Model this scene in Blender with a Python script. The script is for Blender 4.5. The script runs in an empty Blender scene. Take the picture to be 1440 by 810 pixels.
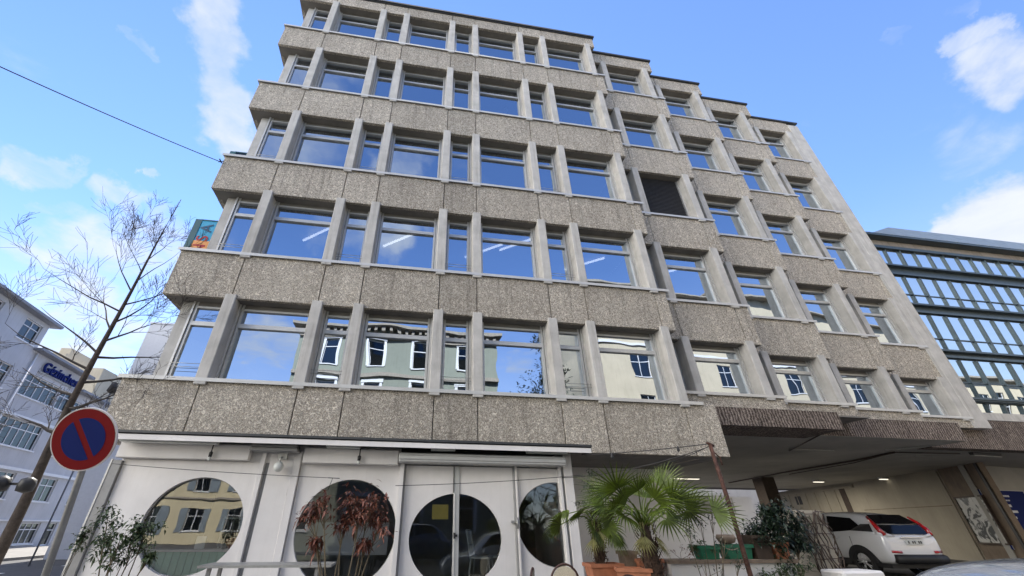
import bpy, bmesh, math, random
from mathutils import Vector, Matrix, noise
R = math.radians
random.seed(7)
sc = bpy.context.scene
col = sc.collection

# ------------------------------------------------------------------ camera
CY, CP, CR = R(8.61), R(30.9), R(0.264)
FPX, PX, PY = 558.436, 660.0, 405.0
CAM = Vector((0.0, -9.068, 1.55))
_f = Vector((math.sin(CY)*math.cos(CP), math.cos(CY)*math.cos(CP), math.sin(CP)))
_r0 = Vector((math.cos(CY), -math.sin(CY), 0))
_u0 = _r0.cross(_f)
_r = _r0*math.cos(CR) + _u0*math.sin(CR)
_u = -_r0*math.sin(CR) + _u0*math.cos(CR)
cam = bpy.data.cameras.new('camera')
camo = bpy.data.objects.new('camera', cam); col.objects.link(camo)
m = Matrix(((_r.x, _u.x, -_f.x), (_r.y, _u.y, -_f.y), (_r.z, _u.z, -_f.z))).to_4x4()
m.translation = CAM
camo.matrix_world = m
cam.sensor_width = 36.0
cam.lens = FPX/1440*36
cam.shift_x = (720-PX)/1440
cam.clip_start = 0.05; cam.clip_end = 2000
sc.camera = camo

def ray(x, y):
    return _r*((x-PX)/FPX) + _u*((PY-y)/FPX) + _f
def at(x, y, Y):
    """measured photo point lying on the vertical plane at depth Y"""
    d = ray(x, y); return CAM + d*((Y-CAM.y)/d.y)

# ------------------------------------------------------------------ view + light
sc.view_settings.view_transform = 'Standard'
sc.view_settings.look = 'None'
sc.view_settings.gamma = 1.0
sc.view_settings.use_curve_mapping = False
EXPOSURE = 1.18
sc.view_settings.exposure = EXPOSURE
SUN_EL, SUN_AZ = R(46), R(-8)            # azimuth from +y towards +x
SKY_STR = 0.15
sun = bpy.data.lights.new('sun', 'SUN'); sun.energy = 5.0; sun.angle = R(0.53); sun.color = (1, .93, .82)
suno = bpy.data.objects.new('sun', sun); col.objects.link(suno)
sd = Vector((math.sin(SUN_AZ)*math.cos(SUN_EL), math.cos(SUN_AZ)*math.cos(SUN_EL), math.sin(SUN_EL)))
suno.rotation_euler = sd.to_track_quat('Z', 'Y').to_euler()

world = bpy.data.worlds.new('World'); sc.world = world; world.use_nodes = True
wn = world.node_tree.nodes; wl = world.node_tree.links
for n in list(wn): wn.remove(n)
def N(tree, t, **k):
    n = tree.nodes.new(t)
    for a, b in k.items(): setattr(n, a, b)
    return n
def mth(tree, op, a, b=None, c=None, clamp=False):
    n = N(tree, 'ShaderNodeMath', operation=op, use_clamp=clamp)
    for i, v in enumerate((a, b, c)):
        if v is None: continue
        if isinstance(v, (int, float)): n.inputs[i].default_value = v
        else: tree.links.new(v, n.inputs[i])
    return n.outputs[0]
def smooth(tree, v, a, b):
    n = N(tree, 'ShaderNodeMapRange', interpolation_type='SMOOTHSTEP')
    n.inputs['From Min'].default_value = a; n.inputs['From Max'].default_value = b
    tree.links.new(v, n.inputs['Value'])
    return n.outputs[0]
SKY_TINT = (.72, .80, .98, 1)
def build_sky():
    t = world.node_tree
    sky = N(t, 'ShaderNodeTexSky', sky_type='NISHITA', sun_disc=False)
    sky.sun_elevation = SUN_EL; sky.sun_rotation = SUN_AZ
    sky.altitude = 300; sky.air_density = 1.0; sky.dust_density = 0.0; sky.ozone_density = 2.2
    tc = N(t, 'ShaderNodeTexCoord')
    d = tc.outputs['Generated']
    # cloud fibres: noise on the direction flattened onto a cloud layer
    sep = N(t, 'ShaderNodeSeparateXYZ'); t.links.new(d, sep.inputs[0])
    zz = mth(t, 'MAXIMUM', mth(t, 'ADD', sep.outputs[2], 0.12), 0.06)
    cb = N(t, 'ShaderNodeCombineXYZ')
    t.links.new(mth(t, 'DIVIDE', sep.outputs[0], zz), cb.inputs[0])
    t.links.new(mth(t, 'DIVIDE', sep.outputs[1], zz), cb.inputs[1])
    n1 = N(t, 'ShaderNodeTexNoise'); t.links.new(cb.outputs[0], n1.inputs['Vector'])
    n1.inputs['Scale'].default_value = 5.2; n1.inputs['Detail'].default_value = 9
    n1.inputs['Roughness'].default_value = .58; n1.inputs['Distortion'].default_value = .35
    n2 = N(t, 'ShaderNodeTexNoise'); t.links.new(d, n2.inputs['Vector'])
    n2.inputs['Scale'].default_value = 2.1; n2.inputs['Detail'].default_value = 7
    n2.inputs['Roughness'].default_value = .55; n2.inputs['Distortion'].default_value = .3
    fib, big = n1.outputs[0], n2.outputs[0]
    # warp the direction a little so that patch borders are ragged
    n3 = N(t, 'ShaderNodeTexNoise'); t.links.new(d, n3.inputs['Vector'])
    n3.inputs['Scale'].default_value = 6.0; n3.inputs['Detail'].default_value = 9; n3.inputs['Roughness'].default_value = .6
    vs = N(t, 'ShaderNodeVectorMath', operation='SUBTRACT'); t.links.new(n3.outputs['Color'], vs.inputs[0]); vs.inputs[1].default_value = (.5, .5, .5)
    vm = N(t, 'ShaderNodeVectorMath', operation='SCALE'); t.links.new(vs.outputs[0], vm.inputs[0]); vm.inputs['Scale'].default_value = .20
    va = N(t, 'ShaderNodeVectorMath', operation='ADD'); t.links.new(d, va.inputs[0]); t.links.new(vm.outputs[0], va.inputs[1])
    vn = N(t, 'ShaderNodeVectorMath', operation='NORMALIZE'); t.links.new(va.outputs[0], vn.inputs[0])
    w = vn.outputs[0]
    def dot(v):
        n = N(t, 'ShaderNodeVectorMath', operation='DOT_PRODUCT'); t.links.new(w, n.inputs[0]); n.inputs[1].default_value = v
        return n.outputs['Value']
    masks = []
    def blob(px, py, r, amt=1.0, vec=None):
        v = vec if vec else ray(px, py).normalized()
        m_ = smooth(t, dot(v), math.cos(R(r)), math.cos(R(r*.35)))
        masks.append(mth(t, 'MULTIPLY', m_, amt))
    def streak(a, b, wdt, amt=1.0, vecs=None):
        va_, vb_ = (ray(*a).normalized(), ray(*b).normalized()) if not vecs else vecs
        nrm = va_.cross(vb_).normalized(); mid = (va_+vb_).normalized()
        half = math.degrees(va_.angle(vb_))/2
        s = smooth(t, mth(t, 'ABSOLUTE', dot(nrm)), math.sin(R(wdt)), math.sin(R(wdt*.3)))
        l = smooth(t, dot(mid), math.cos(R(half*1.25)), math.cos(R(half*.75)))
        masks.append(mth(t, 'MULTIPLY', mth(t, 'MULTIPLY', s, l), amt))
    streak((268, -60), (345, 250), 3.9, 1.25)
    streak((180, 55), (215, 105), 1.2, .7)
    streak((0, 205), (130, 240), 2.6, .85)
    streak((135, 262), (215, 312), 2.0, .85)
    streak((205, 250), (235, 262), 1.4, .8)
    streak((60, 275), (130, 300), 1.6, .7)
    blob(150, 400, 11, .95); blob(90, 480, 9, 1.25); blob(230, 350, 4.0, .9); blob(20, 340, 4, .4)
    streak((1330, 95), (1440, 20), 2.0, 1.0); blob(1430, 100, 4.2, 1.1); blob(1298, 38, 1.3, .9); blob(1355, 20, 1.2, .8)
    streak((1330, 325), (1450, 285), 3.0, 1.4); blob(1440, 315, 6.0, 1.4); blob(1400, 195, 4.5, .35); blob(1120, 150, 1.5, .6)
    # the sky behind the camera, seen only in the window glass
    for px, py, r, am in ((375, 480, 6, 1.3), (465, 320, 4, .9), (545, 335, 5, .9), (560, 225, 4.5, .8), (505, 330, 4, 1.0), (430, 225, 4, .8), (750, 520, 3.5, .9), (600, 320, 2.5, .7), (500, 110, 4, .6)):
        q = ray(px, py); blob(0, 0, r, am, Vector((q.x, -q.y, q.z)).normalized())
    blob(0, 0, 16, .95, Vector((-.62, -.66, .42)).normalized()); blob(0, 0, 11, .9, Vector((-.30, -.60, .72)).normalized())
    blob(0, 0, 9, .5, Vector((.30, -.88, .34)).normalized()); blob(0, 0, 10, .8, Vector((-.55, -.5, .68)).normalized())
    blob(0, 0, 14, .9, Vector((.9, -.3, .35)).normalized()); blob(0, 0, 14, .9, Vector((-.95, .1, .3)).normalized())
    tot = masks[0]
    for q in masks[1:]: tot = mth(t, 'MAXIMUM', tot, q)
    dens = mth(t, 'ADD', mth(t, 'MULTIPLY', fib, .55), mth(t, 'MULTIPLY', big, .45))
    c = mth(t, 'SUBTRACT', mth(t, 'ADD', mth(t, 'MULTIPLY', tot, .50), mth(t, 'MULTIPLY', dens, 1.9)), 1.20)
    cov = mth(t, 'MULTIPLY', smooth(t, c, -0.10, 0.62), .93)
    hz = smooth(t, sep.outputs[2], .55, .05)
    cov2 = mth(t, 'MAXIMUM', cov, mth(t, 'MULTIPLY', hz, .62))
    shade = N(t, 'ShaderNodeMix', data_type='RGBA')
    t.links.new(fib, shade.inputs[0]); shade.inputs[6].default_value = (2.0, 2.2, 2.6, 1); shade.inputs[7].default_value = (3.2, 3.25, 3.35, 1)
    tint = N(t, 'ShaderNodeMix', data_type='RGBA', blend_type='MULTIPLY'); tint.inputs[0].default_value = 1
    t.links.new(sky.outputs[0], tint.inputs[6]); tint.inputs[7].default_value = SKY_TINT
    mx = N(t, 'ShaderNodeMix', data_type='RGBA')
    t.links.new(cov2, mx.inputs[0]); t.links.new(tint.outputs[2], mx.inputs[6]); t.links.new(shade.outputs[2], mx.inputs[7])
    # over-bright cloud banks added out of view, behind and overhead, to light the facade
    fill_bank = None
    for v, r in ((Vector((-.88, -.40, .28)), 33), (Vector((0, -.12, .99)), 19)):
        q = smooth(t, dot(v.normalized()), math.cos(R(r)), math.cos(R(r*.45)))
        fill_bank = q if fill_bank is None else mth(t, 'MAXIMUM', fill_bank, q)
    fill_bank = mth(t, 'MULTIPLY', fill_bank, smooth(t, fib, .28, .55))
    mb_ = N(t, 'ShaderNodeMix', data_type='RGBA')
    t.links.new(fill_bank, mb_.inputs[0]); t.links.new(mx.outputs[2], mb_.inputs[6]); mb_.inputs[7].default_value = (29, 27.6, 25.2, 1)
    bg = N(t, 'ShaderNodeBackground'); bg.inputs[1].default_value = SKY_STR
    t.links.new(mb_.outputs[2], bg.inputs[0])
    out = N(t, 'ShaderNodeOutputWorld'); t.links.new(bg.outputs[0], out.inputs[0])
build_sky()
sc.cycles.max_bounces = 8; sc.cycles.diffuse_bounces = 4; sc.cycles.glossy_bounces = 4
sc.cycles.transparent_max_bounces = 12; sc.cycles.caustics_reflective = False; sc.cycles.caustics_refractive = False

# ------------------------------------------------------------------ materials
def new_mat(name):
    m_ = bpy.data.materials.new(name); m_.use_nodes = True
    t = m_.node_tree; b = t.nodes['Principled BSDF']
    return m_, t, b
def pbr(name, c, rough=.6, metal=0.0, var=.12, vs=6.0, bump=.0, bs=60, spec=.5, coat=0, streak=0):
    m_, t, b = new_mat(name)
    tc = N(t, 'ShaderNodeTexCoord')
    n = N(t, 'ShaderNodeTexNoise'); n.inputs['Scale'].default_value = vs; n.inputs['Detail'].default_value = 6
    n.inputs['Roughness'].default_value = .6
    t.links.new(tc.outputs['Object'], n.inputs['Vector'])
    rp = N(t, 'ShaderNodeMapRange'); rp.inputs['From Min'].default_value = .3; rp.inputs['From Max'].default_value = .7
    t.links.new(n.outputs[0], rp.inputs['Value'])
    mx = N(t, 'ShaderNodeMix', data_type='RGBA')
    mx.inputs[6].default_value = tuple(v*(1-var) for v in c)+(1,)
    mx.inputs[7].default_value = tuple(min(1, v*(1+var)) for v in c)+(1,)
    t.links.new(rp.outputs[0], mx.inputs[0]); colr = mx.outputs[2]
    if streak:      # dirt runs down the face
        mv = N(t, 'ShaderNodeMapping'); mv.inputs['Scale'].default_value = (9, 9, .55); t.links.new(tc.outputs['Object'], mv.inputs[0])
        ns = N(t, 'ShaderNodeTexNoise'); ns.inputs['Scale'].default_value = 1.0; ns.inputs['Detail'].default_value = 7; ns.inputs['Roughness'].default_value = .7; t.links.new(mv.outputs[0], ns.inputs['Vector'])
        m2 = N(t, 'ShaderNodeMix', data_type='RGBA', blend_type='MULTIPLY'); m2.inputs[7].default_value = (.55, .52, .48, 1)
        t.links.new(mth(t, 'MULTIPLY', smooth(t, ns.outputs[0], .47, .72), streak), m2.inputs[0]); t.links.new(colr, m2.inputs[6]); colr = m2.outputs[2]
    t.links.new(colr, b.inputs['Base Color'])
    b.inputs['Roughness'].default_value = rough; b.inputs['Metallic'].default_value = metal
    b.inputs['Specular IOR Level'].default_value = spec
    b.inputs['Coat Weight'].default_value = coat; b.inputs['Coat Roughness'].default_value = .05
    if bump:
        n2 = N(t, 'ShaderNodeTexNoise'); n2.inputs['Scale'].default_value = bs; n2.inputs['Detail'].default_value = 4
        t.links.new(tc.outputs['Object'], n2.inputs['Vector'])
        bp = N(t, 'ShaderNodeBump'); bp.inputs['Strength'].default_value = bump; bp.inputs['Distance'].default_value = .01
        t.links.new(n2.outputs[0], bp.inputs['Height']); t.links.new(bp.outputs[0], b.inputs['Normal'])
    return m_
def emit(name, c, s):
    m_ = bpy.data.materials.new(name); m_.use_nodes = True; t = m_.node_tree
    t.nodes.remove(t.nodes['Principled BSDF']); e = N(t, 'ShaderNodeEmission')
    e.inputs[0].default_value = c+(1,); e.inputs[1].default_value = s
    t.links.new(e.outputs[0], t.nodes['Material Output'].inputs[0]); return m_
def aggregate(name, dark, mid, light, stain=.22, ribs=False):
    """washed concrete with curled pebbles, panel-scale stains and rain streaks"""
    m_, t, b = new_mat(name)
    tc = N(t, 'ShaderNodeTexCoord')
    o = tc.outputs['Object']
    n0 = N(t, 'ShaderNodeTexNoise'); n0.inputs['Scale'].default_value = 9; n0.inputs['Detail'].default_value = 2
    t.links.new(o, n0.inputs['Vector'])
    mp = N(t, 'ShaderNodeVectorMath', operation='MULTIPLY_ADD'); t.links.new(n0.outputs['Color'], mp.inputs[0])
    mp.inputs[1].default_value = (.25, .25, .25); t.links.new(o, mp.inputs[2])
    n1 = N(t, 'ShaderNodeTexNoise'); n1.inputs['Scale'].default_value = 22; n1.inputs['Detail'].default_value = 1.2
    n1.inputs['Roughness'].default_value = .5; n1.inputs['Distortion'].default_value = .6
    t.links.new(mp.outputs[0], n1.inputs['Vector'])
    n4 = N(t, 'ShaderNodeTexNoise'); n4.inputs['Scale'].default_value = 60; n4.inputs['Detail'].default_value = 3; t.links.new(o, n4.inputs['Vector'])
    rdg = mth(t, 'ABSOLUTE', mth(t, 'SUBTRACT', n1.outputs[0], .5))
    h = mth(t, 'ADD', mth(t, 'MULTIPLY', smooth(t, rdg, .085, .0), .52), mth(t, 'MULTIPLY', n4.outputs[0], .50))
    if ribs:
        wv = N(t, 'ShaderNodeTexWave', wave_type='BANDS', bands_direction='X')
        wv.inputs['Scale'].default_value = 3.4; wv.inputs['Distortion'].default_value = 4.5; wv.inputs['Detail'].default_value = 3; wv.inputs['Detail Scale'].default_value = 2.2
        t.links.new(o, wv.inputs['Vector'])
        h = mth(t, 'ADD', mth(t, 'MULTIPLY', h, .6), mth(t, 'MULTIPLY', wv.outputs[0], .35))
    cr = N(t, 'ShaderNodeValToRGB'); t.links.new(h, cr.inputs[0])
    e = cr.color_ramp.elements
    e[0].position = .22; e[0].color = dark+(1,); e[1].position = .80; e[1].color = light+(1,)
    k = e.new(.45); k.color = mid+(1,)
    # large stains and vertical streaks
    mv = N(t, 'ShaderNodeMapping'); mv.inputs['Scale'].default_value = (1.1, 1.1, .35); t.links.new(o, mv.inputs[0])
    n2 = N(t, 'ShaderNodeTexNoise'); n2.inputs['Scale'].default_value = 1.6; n2.inputs['Detail'].default_value = 8; n2.inputs['Roughness'].default_value = .65
    t.links.new(mv.outputs[0], n2.inputs['Vector'])
    st = smooth(t, n2.outputs[0], .38, .68)
    mx = N(t, 'ShaderNodeMix', data_type='RGBA', blend_type='MULTIPLY')
    t.links.new(mth(t, 'MULTIPLY', st, stain), mx.inputs[0]); t.links.new(cr.outputs[0], mx.inputs[6]); mx.inputs[7].default_value = (.50, .47, .46, 1)
    gi = N(t, 'ShaderNodeNewGeometry'); pv = N(t, 'ShaderNodeMapRange'); pv.inputs['To Min'].default_value = .84; pv.inputs['To Max'].default_value = 1.10
    t.links.new(gi.outputs['Random Per Island'], pv.inputs['Value'])
    mv2 = N(t, 'ShaderNodeMapping'); mv2.inputs['Scale'].default_value = (7, 7, .4); t.links.new(o, mv2.inputs[0])
    n5 = N(t, 'ShaderNodeTexNoise'); n5.inputs['Scale'].default_value = 1.0; n5.inputs['Detail'].default_value = 8; n5.inputs['Roughness'].default_value = .7; t.links.new(mv2.outputs[0], n5.inputs['Vector'])
    sk = mth(t, 'SUBTRACT', 1.0, mth(t, 'MULTIPLY', smooth(t, n5.outputs[0], .50, .74), .38))
    tone = mth(t, 'MULTIPLY', pv.outputs[0], sk)
    vm2 = N(t, 'ShaderNodeVectorMath', operation='SCALE'); t.links.new(mx.outputs[2], vm2.inputs[0]); t.links.new(tone, vm2.inputs['Scale'])
    t.links.new(vm2.outputs[0], b.inputs['Base Color'])
    b.inputs['Roughness'].default_value = .9; b.inputs['Specular IOR Level'].default_value = .2
    bp = N(t, 'ShaderNodeBump'); bp.inputs['Strength'].default_value = .9; bp.inputs['Distance'].default_value = .02
    t.links.new(h, bp.inputs['Height']); t.links.new(bp.outputs[0], b.inputs['Normal'])
    return m_
def glassy(name, tint=(.76, .87, 1.0), refl=.60, trans=(.20, .22, .24), warp=.007, ws=.75):
    """window glass: mirror reflection over a darkened view inside, slightly wavy"""
    m_ = bpy.data.materials.new(name); m_.use_nodes = True; t = m_.node_tree
    t.nodes.remove(t.nodes['Principled BSDF'])
    g = N(t, 'ShaderNodeBsdfGlossy'); g.inputs['Color'].default_value = tint+(1,); g.inputs['Roughness'].default_value = .0
    tr = N(t, 'ShaderNodeBsdfTransparent'); tr.inputs[0].default_value = trans+(1,)
    fr = N(t, 'ShaderNodeLayerWeight'); fr.inputs['Blend'].default_value = .3
    f = mth(t, 'ADD', mth(t, 'MULTIPLY', fr.outputs['Fresnel'], 1-refl), refl, clamp=True)
    mx = N(t, 'ShaderNodeMixShader'); t.links.new(f, mx.inputs[0]); t.links.new(tr.outputs[0], mx.inputs[1]); t.links.new(g.outputs[0], mx.inputs[2])
    t.links.new(mx.outputs[0], t.nodes['Material Output'].inputs[0])
    tc = N(t, 'ShaderNodeTexCoord'); n = N(t, 'ShaderNodeTexNoise'); n.inputs['Scale'].default_value = ws; n.inputs['Detail'].default_value = 1.5
    t.links.new(tc.outputs['Object'], n.inputs['Vector'])
    bp = N(t, 'ShaderNodeBump'); bp.inputs['Strength'].default_value = 1; bp.inputs['Distance'].default_value = warp
    t.links.new(n.outputs[0], bp.inputs['Height']); t.links.new(bp.outputs[0], g.inputs['Normal'])
    return m_
def leafmat(name, c, var=.35, trans=.25, rough=.45):
    m_, t, b = new_mat(name)
    g = N(t, 'ShaderNodeNewGeometry')
    mx = N(t, 'ShaderNodeMix', data_type='RGBA')
    t.links.new(g.outputs['Random Per Island'], mx.inputs[0])
    mx.inputs[6].default_value = tuple(v*(1-var) for v in c)+(1,); mx.inputs[7].default_value = tuple(v*(1+var) for v in c)+(1,)
    t.links.new(mx.outputs[2], b.inputs['Base Color']); b.inputs['Roughness'].default_value = rough
    tl = N(t, 'ShaderNodeBsdfTranslucent'); t.links.new(mx.outputs[2], tl.inputs[0])
    ms = N(t, 'ShaderNodeMixShader'); ms.inputs[0].default_value = trans
    t.links.new(b.outputs[0], ms.inputs[1]); t.links.new(tl.outputs[0], ms.inputs[2])
    t.links.new(ms.outputs[0], t.nodes['Material Output'].inputs[0])
    return m_

M = {}
M['agg'] = aggregate('exposed_aggregate', (.26, .232, .195), (.58, .53, .455), (.85, .79, .69))
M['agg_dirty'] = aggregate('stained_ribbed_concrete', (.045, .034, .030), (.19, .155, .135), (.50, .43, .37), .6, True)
M['fin'] = pbr('fin_concrete', (.46, .45, .43), .85, var=.16, vs=2.5, bump=.35, bs=90, streak=.55)
M['conc'] = pbr('plain_concrete', (.27, .25, .225), .9, var=.2, vs=1.7, bump=.3, streak=.5)
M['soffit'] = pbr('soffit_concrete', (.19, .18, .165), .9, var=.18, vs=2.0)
M['alu'] = pbr('aluminium_frame', (.52, .52, .51), .42, .35, var=.06)
M['sill'] = pbr('sill_metal', (.52, .52, .51), .4, .2, var=.08, vs=2)
M['coping'] = pbr('roof_coping', (.055, .058, .062), .5, .4, var=.15)
M['glass'] = glassy('window_glass')
M['blind'] = pbr('closed_shutter', (.035, .035, .038), .6, var=.2)
M['inside'] = pbr('room_interior', (.10, .095, .09), .9)
M['tube'] = emit('fluorescent_tube', (1, .97, .93), 2.2)
M['shopwhite'] = pbr('shopfront_white_paint', (.72, .70, .69), .55, var=.09, vs=1.1, bump=.12, bs=9, streak=.10)
M['shopgrey'] = pbr('shopfront_grey_paint', (.27, .27, .27), .5, var=.1)
M['metalgrey'] = pbr('galvanised_steel', (.36, .36, .35), .45, .6, var=.15, vs=9)
M['black'] = pbr('black_metal', (.02, .02, .022), .5, var=.2)
M['shopglass'] = glassy('shop_glass', (.92, .94, .95), .17, (.85, .88, .86), .003, 1.2)
M['shopglass_dark'] = glassy('shop_glass_dark', (.92, .94, .95), .07, (.85, .87, .87), .003, 1.2)
M['mint'] = pbr('mint_boards', (.33, .60, .46), .55, var=.1)
M['darkwood'] = pbr('dark_wood', (.05, .032, .022), .6, var=.3)
M['wood'] = pbr('weathered_wood', (.20, .15, .11), .8, var=.3, vs=8)
M['whiteplastic'] = pbr('white_lacquer', (.62, .64, .62), .35, var=.04)
M['terracotta'] = pbr('terracotta', (.33, .13, .07), .8, var=.25, vs=9, bump=.2)
M['yellow'] = pbr('yellow_paper', (.75, .58, .12), .8, var=.05)
M['rust'] = pbr('rusty_steel', (.085, .04, .03), .8, .3, var=.5, vs=14, bump=.5)
M['signred'] = pbr('sign_red', (.17, .006, .008), .75, spec=.15, var=.05)
M['signblue'] = pbr('sign_blue', (.006, .016, .12), .75, spec=.15, var=.05)
M['signrim'] = pbr('sign_rim', (.62, .58, .58), .4, .2, var=.1)
M['asphalt'] = pbr('asphalt', (.055, .055, .058), .85, var=.3, vs=1.2, bump=.4, bs=120)
M['pavement'] = pbr('pavement_grey', (.17, .165, .16), .85, var=.2, vs=1.4, bump=.3)
M['kerb'] = pbr('kerb_stone', (.30, .29, .28), .8, var=.2)
M['bark'] = pbr('tree_bark', (.060, .047, .038), .95, var=.45, vs=12, bump=.9, bs=40)
M['twig'] = pbr('twig_bark', (.035, .030, .028), .9, var=.2)
M['lilac'] = pbr('lilac_grey_render', (.46, .465, .49), .9, var=.09, vs=.7, bump=.15, streak=.3)
M['lilac_dk'] = pbr('grey_gutter', (.20, .21, .24), .7, var=.1)
M['whitepaint'] = pbr('white_paint', (.66, .67, .70), .5, var=.05)
M['farglass'] = glassy('street_window_glass', (.55, .62, .66), .10, (.14, .16, .17), .004)
M['cream'] = pbr('cream_render', (.50, .44, .335), .9, var=.10, vs=.5, streak=.3)
M['oldyellow'] = pbr('old_yellow_render', (.60, .53, .36), .9, var=.12, vs=.5, streak=.35)
M['sage'] = pbr('sage_render', (.24, .26, .22), .9, var=.10, vs=.5, streak=.3)
M['stone'] = pbr('roof_stone', (.30, .27, .23), .9, var=.2)
M['slate'] = pbr('zinc_roof', (.20, .24, .27), .55, .2, var=.2, vs=3)
M['teal'] = pbr('dark_teal_steel', (.055, .080, .095), .4, .3, var=.2)
M['cwglass'] = glassy('curtain_wall_glass', (.82, .92, 1.0), .66, (.12, .15, .17), .003, .6)
M['passwall'] = pbr('passage_render', (.36, .325, .265), .85, var=.16, vs=.5, bump=.15, streak=.2)
M['passbrown'] = pbr('brown_panel', (.17, .125, .09), .7, var=.25, vs=2.0, streak=.5)
M['passceil'] = pbr('passage_ceiling', (.40, .385, .35), .85, var=.2, vs=.5)
M['lampwarm'] = emit('warm_lamp', (1, .92, .75), .7)
M['carwhite'] = pbr('white_car_paint', (.68, .68, .69), .25, var=.01, coat=1.0)
M['carsilver'] = pbr('silver_car_paint', (.34, .39, .46), .25, .35, var=.02, coat=1.0)
M['carblue'] = pbr('blue_car_paint', (.01, .04, .12), .25, .2, var=.02, coat=1.0)
M['carglass'] = pbr('dark_car_glass', (.006, .006, .007), .08, var=.0, spec=.25)
M['carblack'] = pbr('black_car_plastic', (.012, .012, .013), .6, var=.1)
M['tyre'] = pbr('tyre_rubber', (.015, .015, .015), .8)
M['rim'] = pbr('alloy_rim', (.6, .6, .61), .3, .7)
M['lampred'] = pbr('tail_lamp_red', (.42, .01, .012), .15, coat=1)
M['lampclear'] = pbr('tail_lamp_clear', (.65, .65, .66), .15, coat=1)
M['plate'] = pbr('number_plate', (.55, .57, .55), .5)
M['palm'] = leafmat('palm_leaf', (.092, .135, .013), .5, .25)
M['palm_dry'] = leafmat('palm_dry_leaf', (.20, .19, .07), .4, .2)
M['fibre'] = pbr('palm_fibre', (.045, .026, .018), 1, var=.5, vs=20, bump=1, bs=60)
M['dkleaf'] = leafmat('dark_green_leaf', (.018, .034, .018), .5, .15, .35)
M['medleaf'] = leafmat('mid_green_leaf', (.055, .085, .035), .5, .2)
M['redleaf'] = leafmat('dry_red_leaf', (.15, .055, .035), .6, .15)
M['stem'] = pbr('plant_stem', (.12, .095, .06), .9, var=.3)
M['greenplastic'] = pbr('green_plastic', (.012, .14, .075), .4, var=.1)
M['rattan'] = pbr('woven_rattan', (.55, .50, .40), .7, var=.25, vs=90, bump=.5, bs=120)
M['rattan_dk'] = pbr('dark_rattan', (.05, .022, .018), .5, var=.3)
M['poster'] = None

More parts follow.
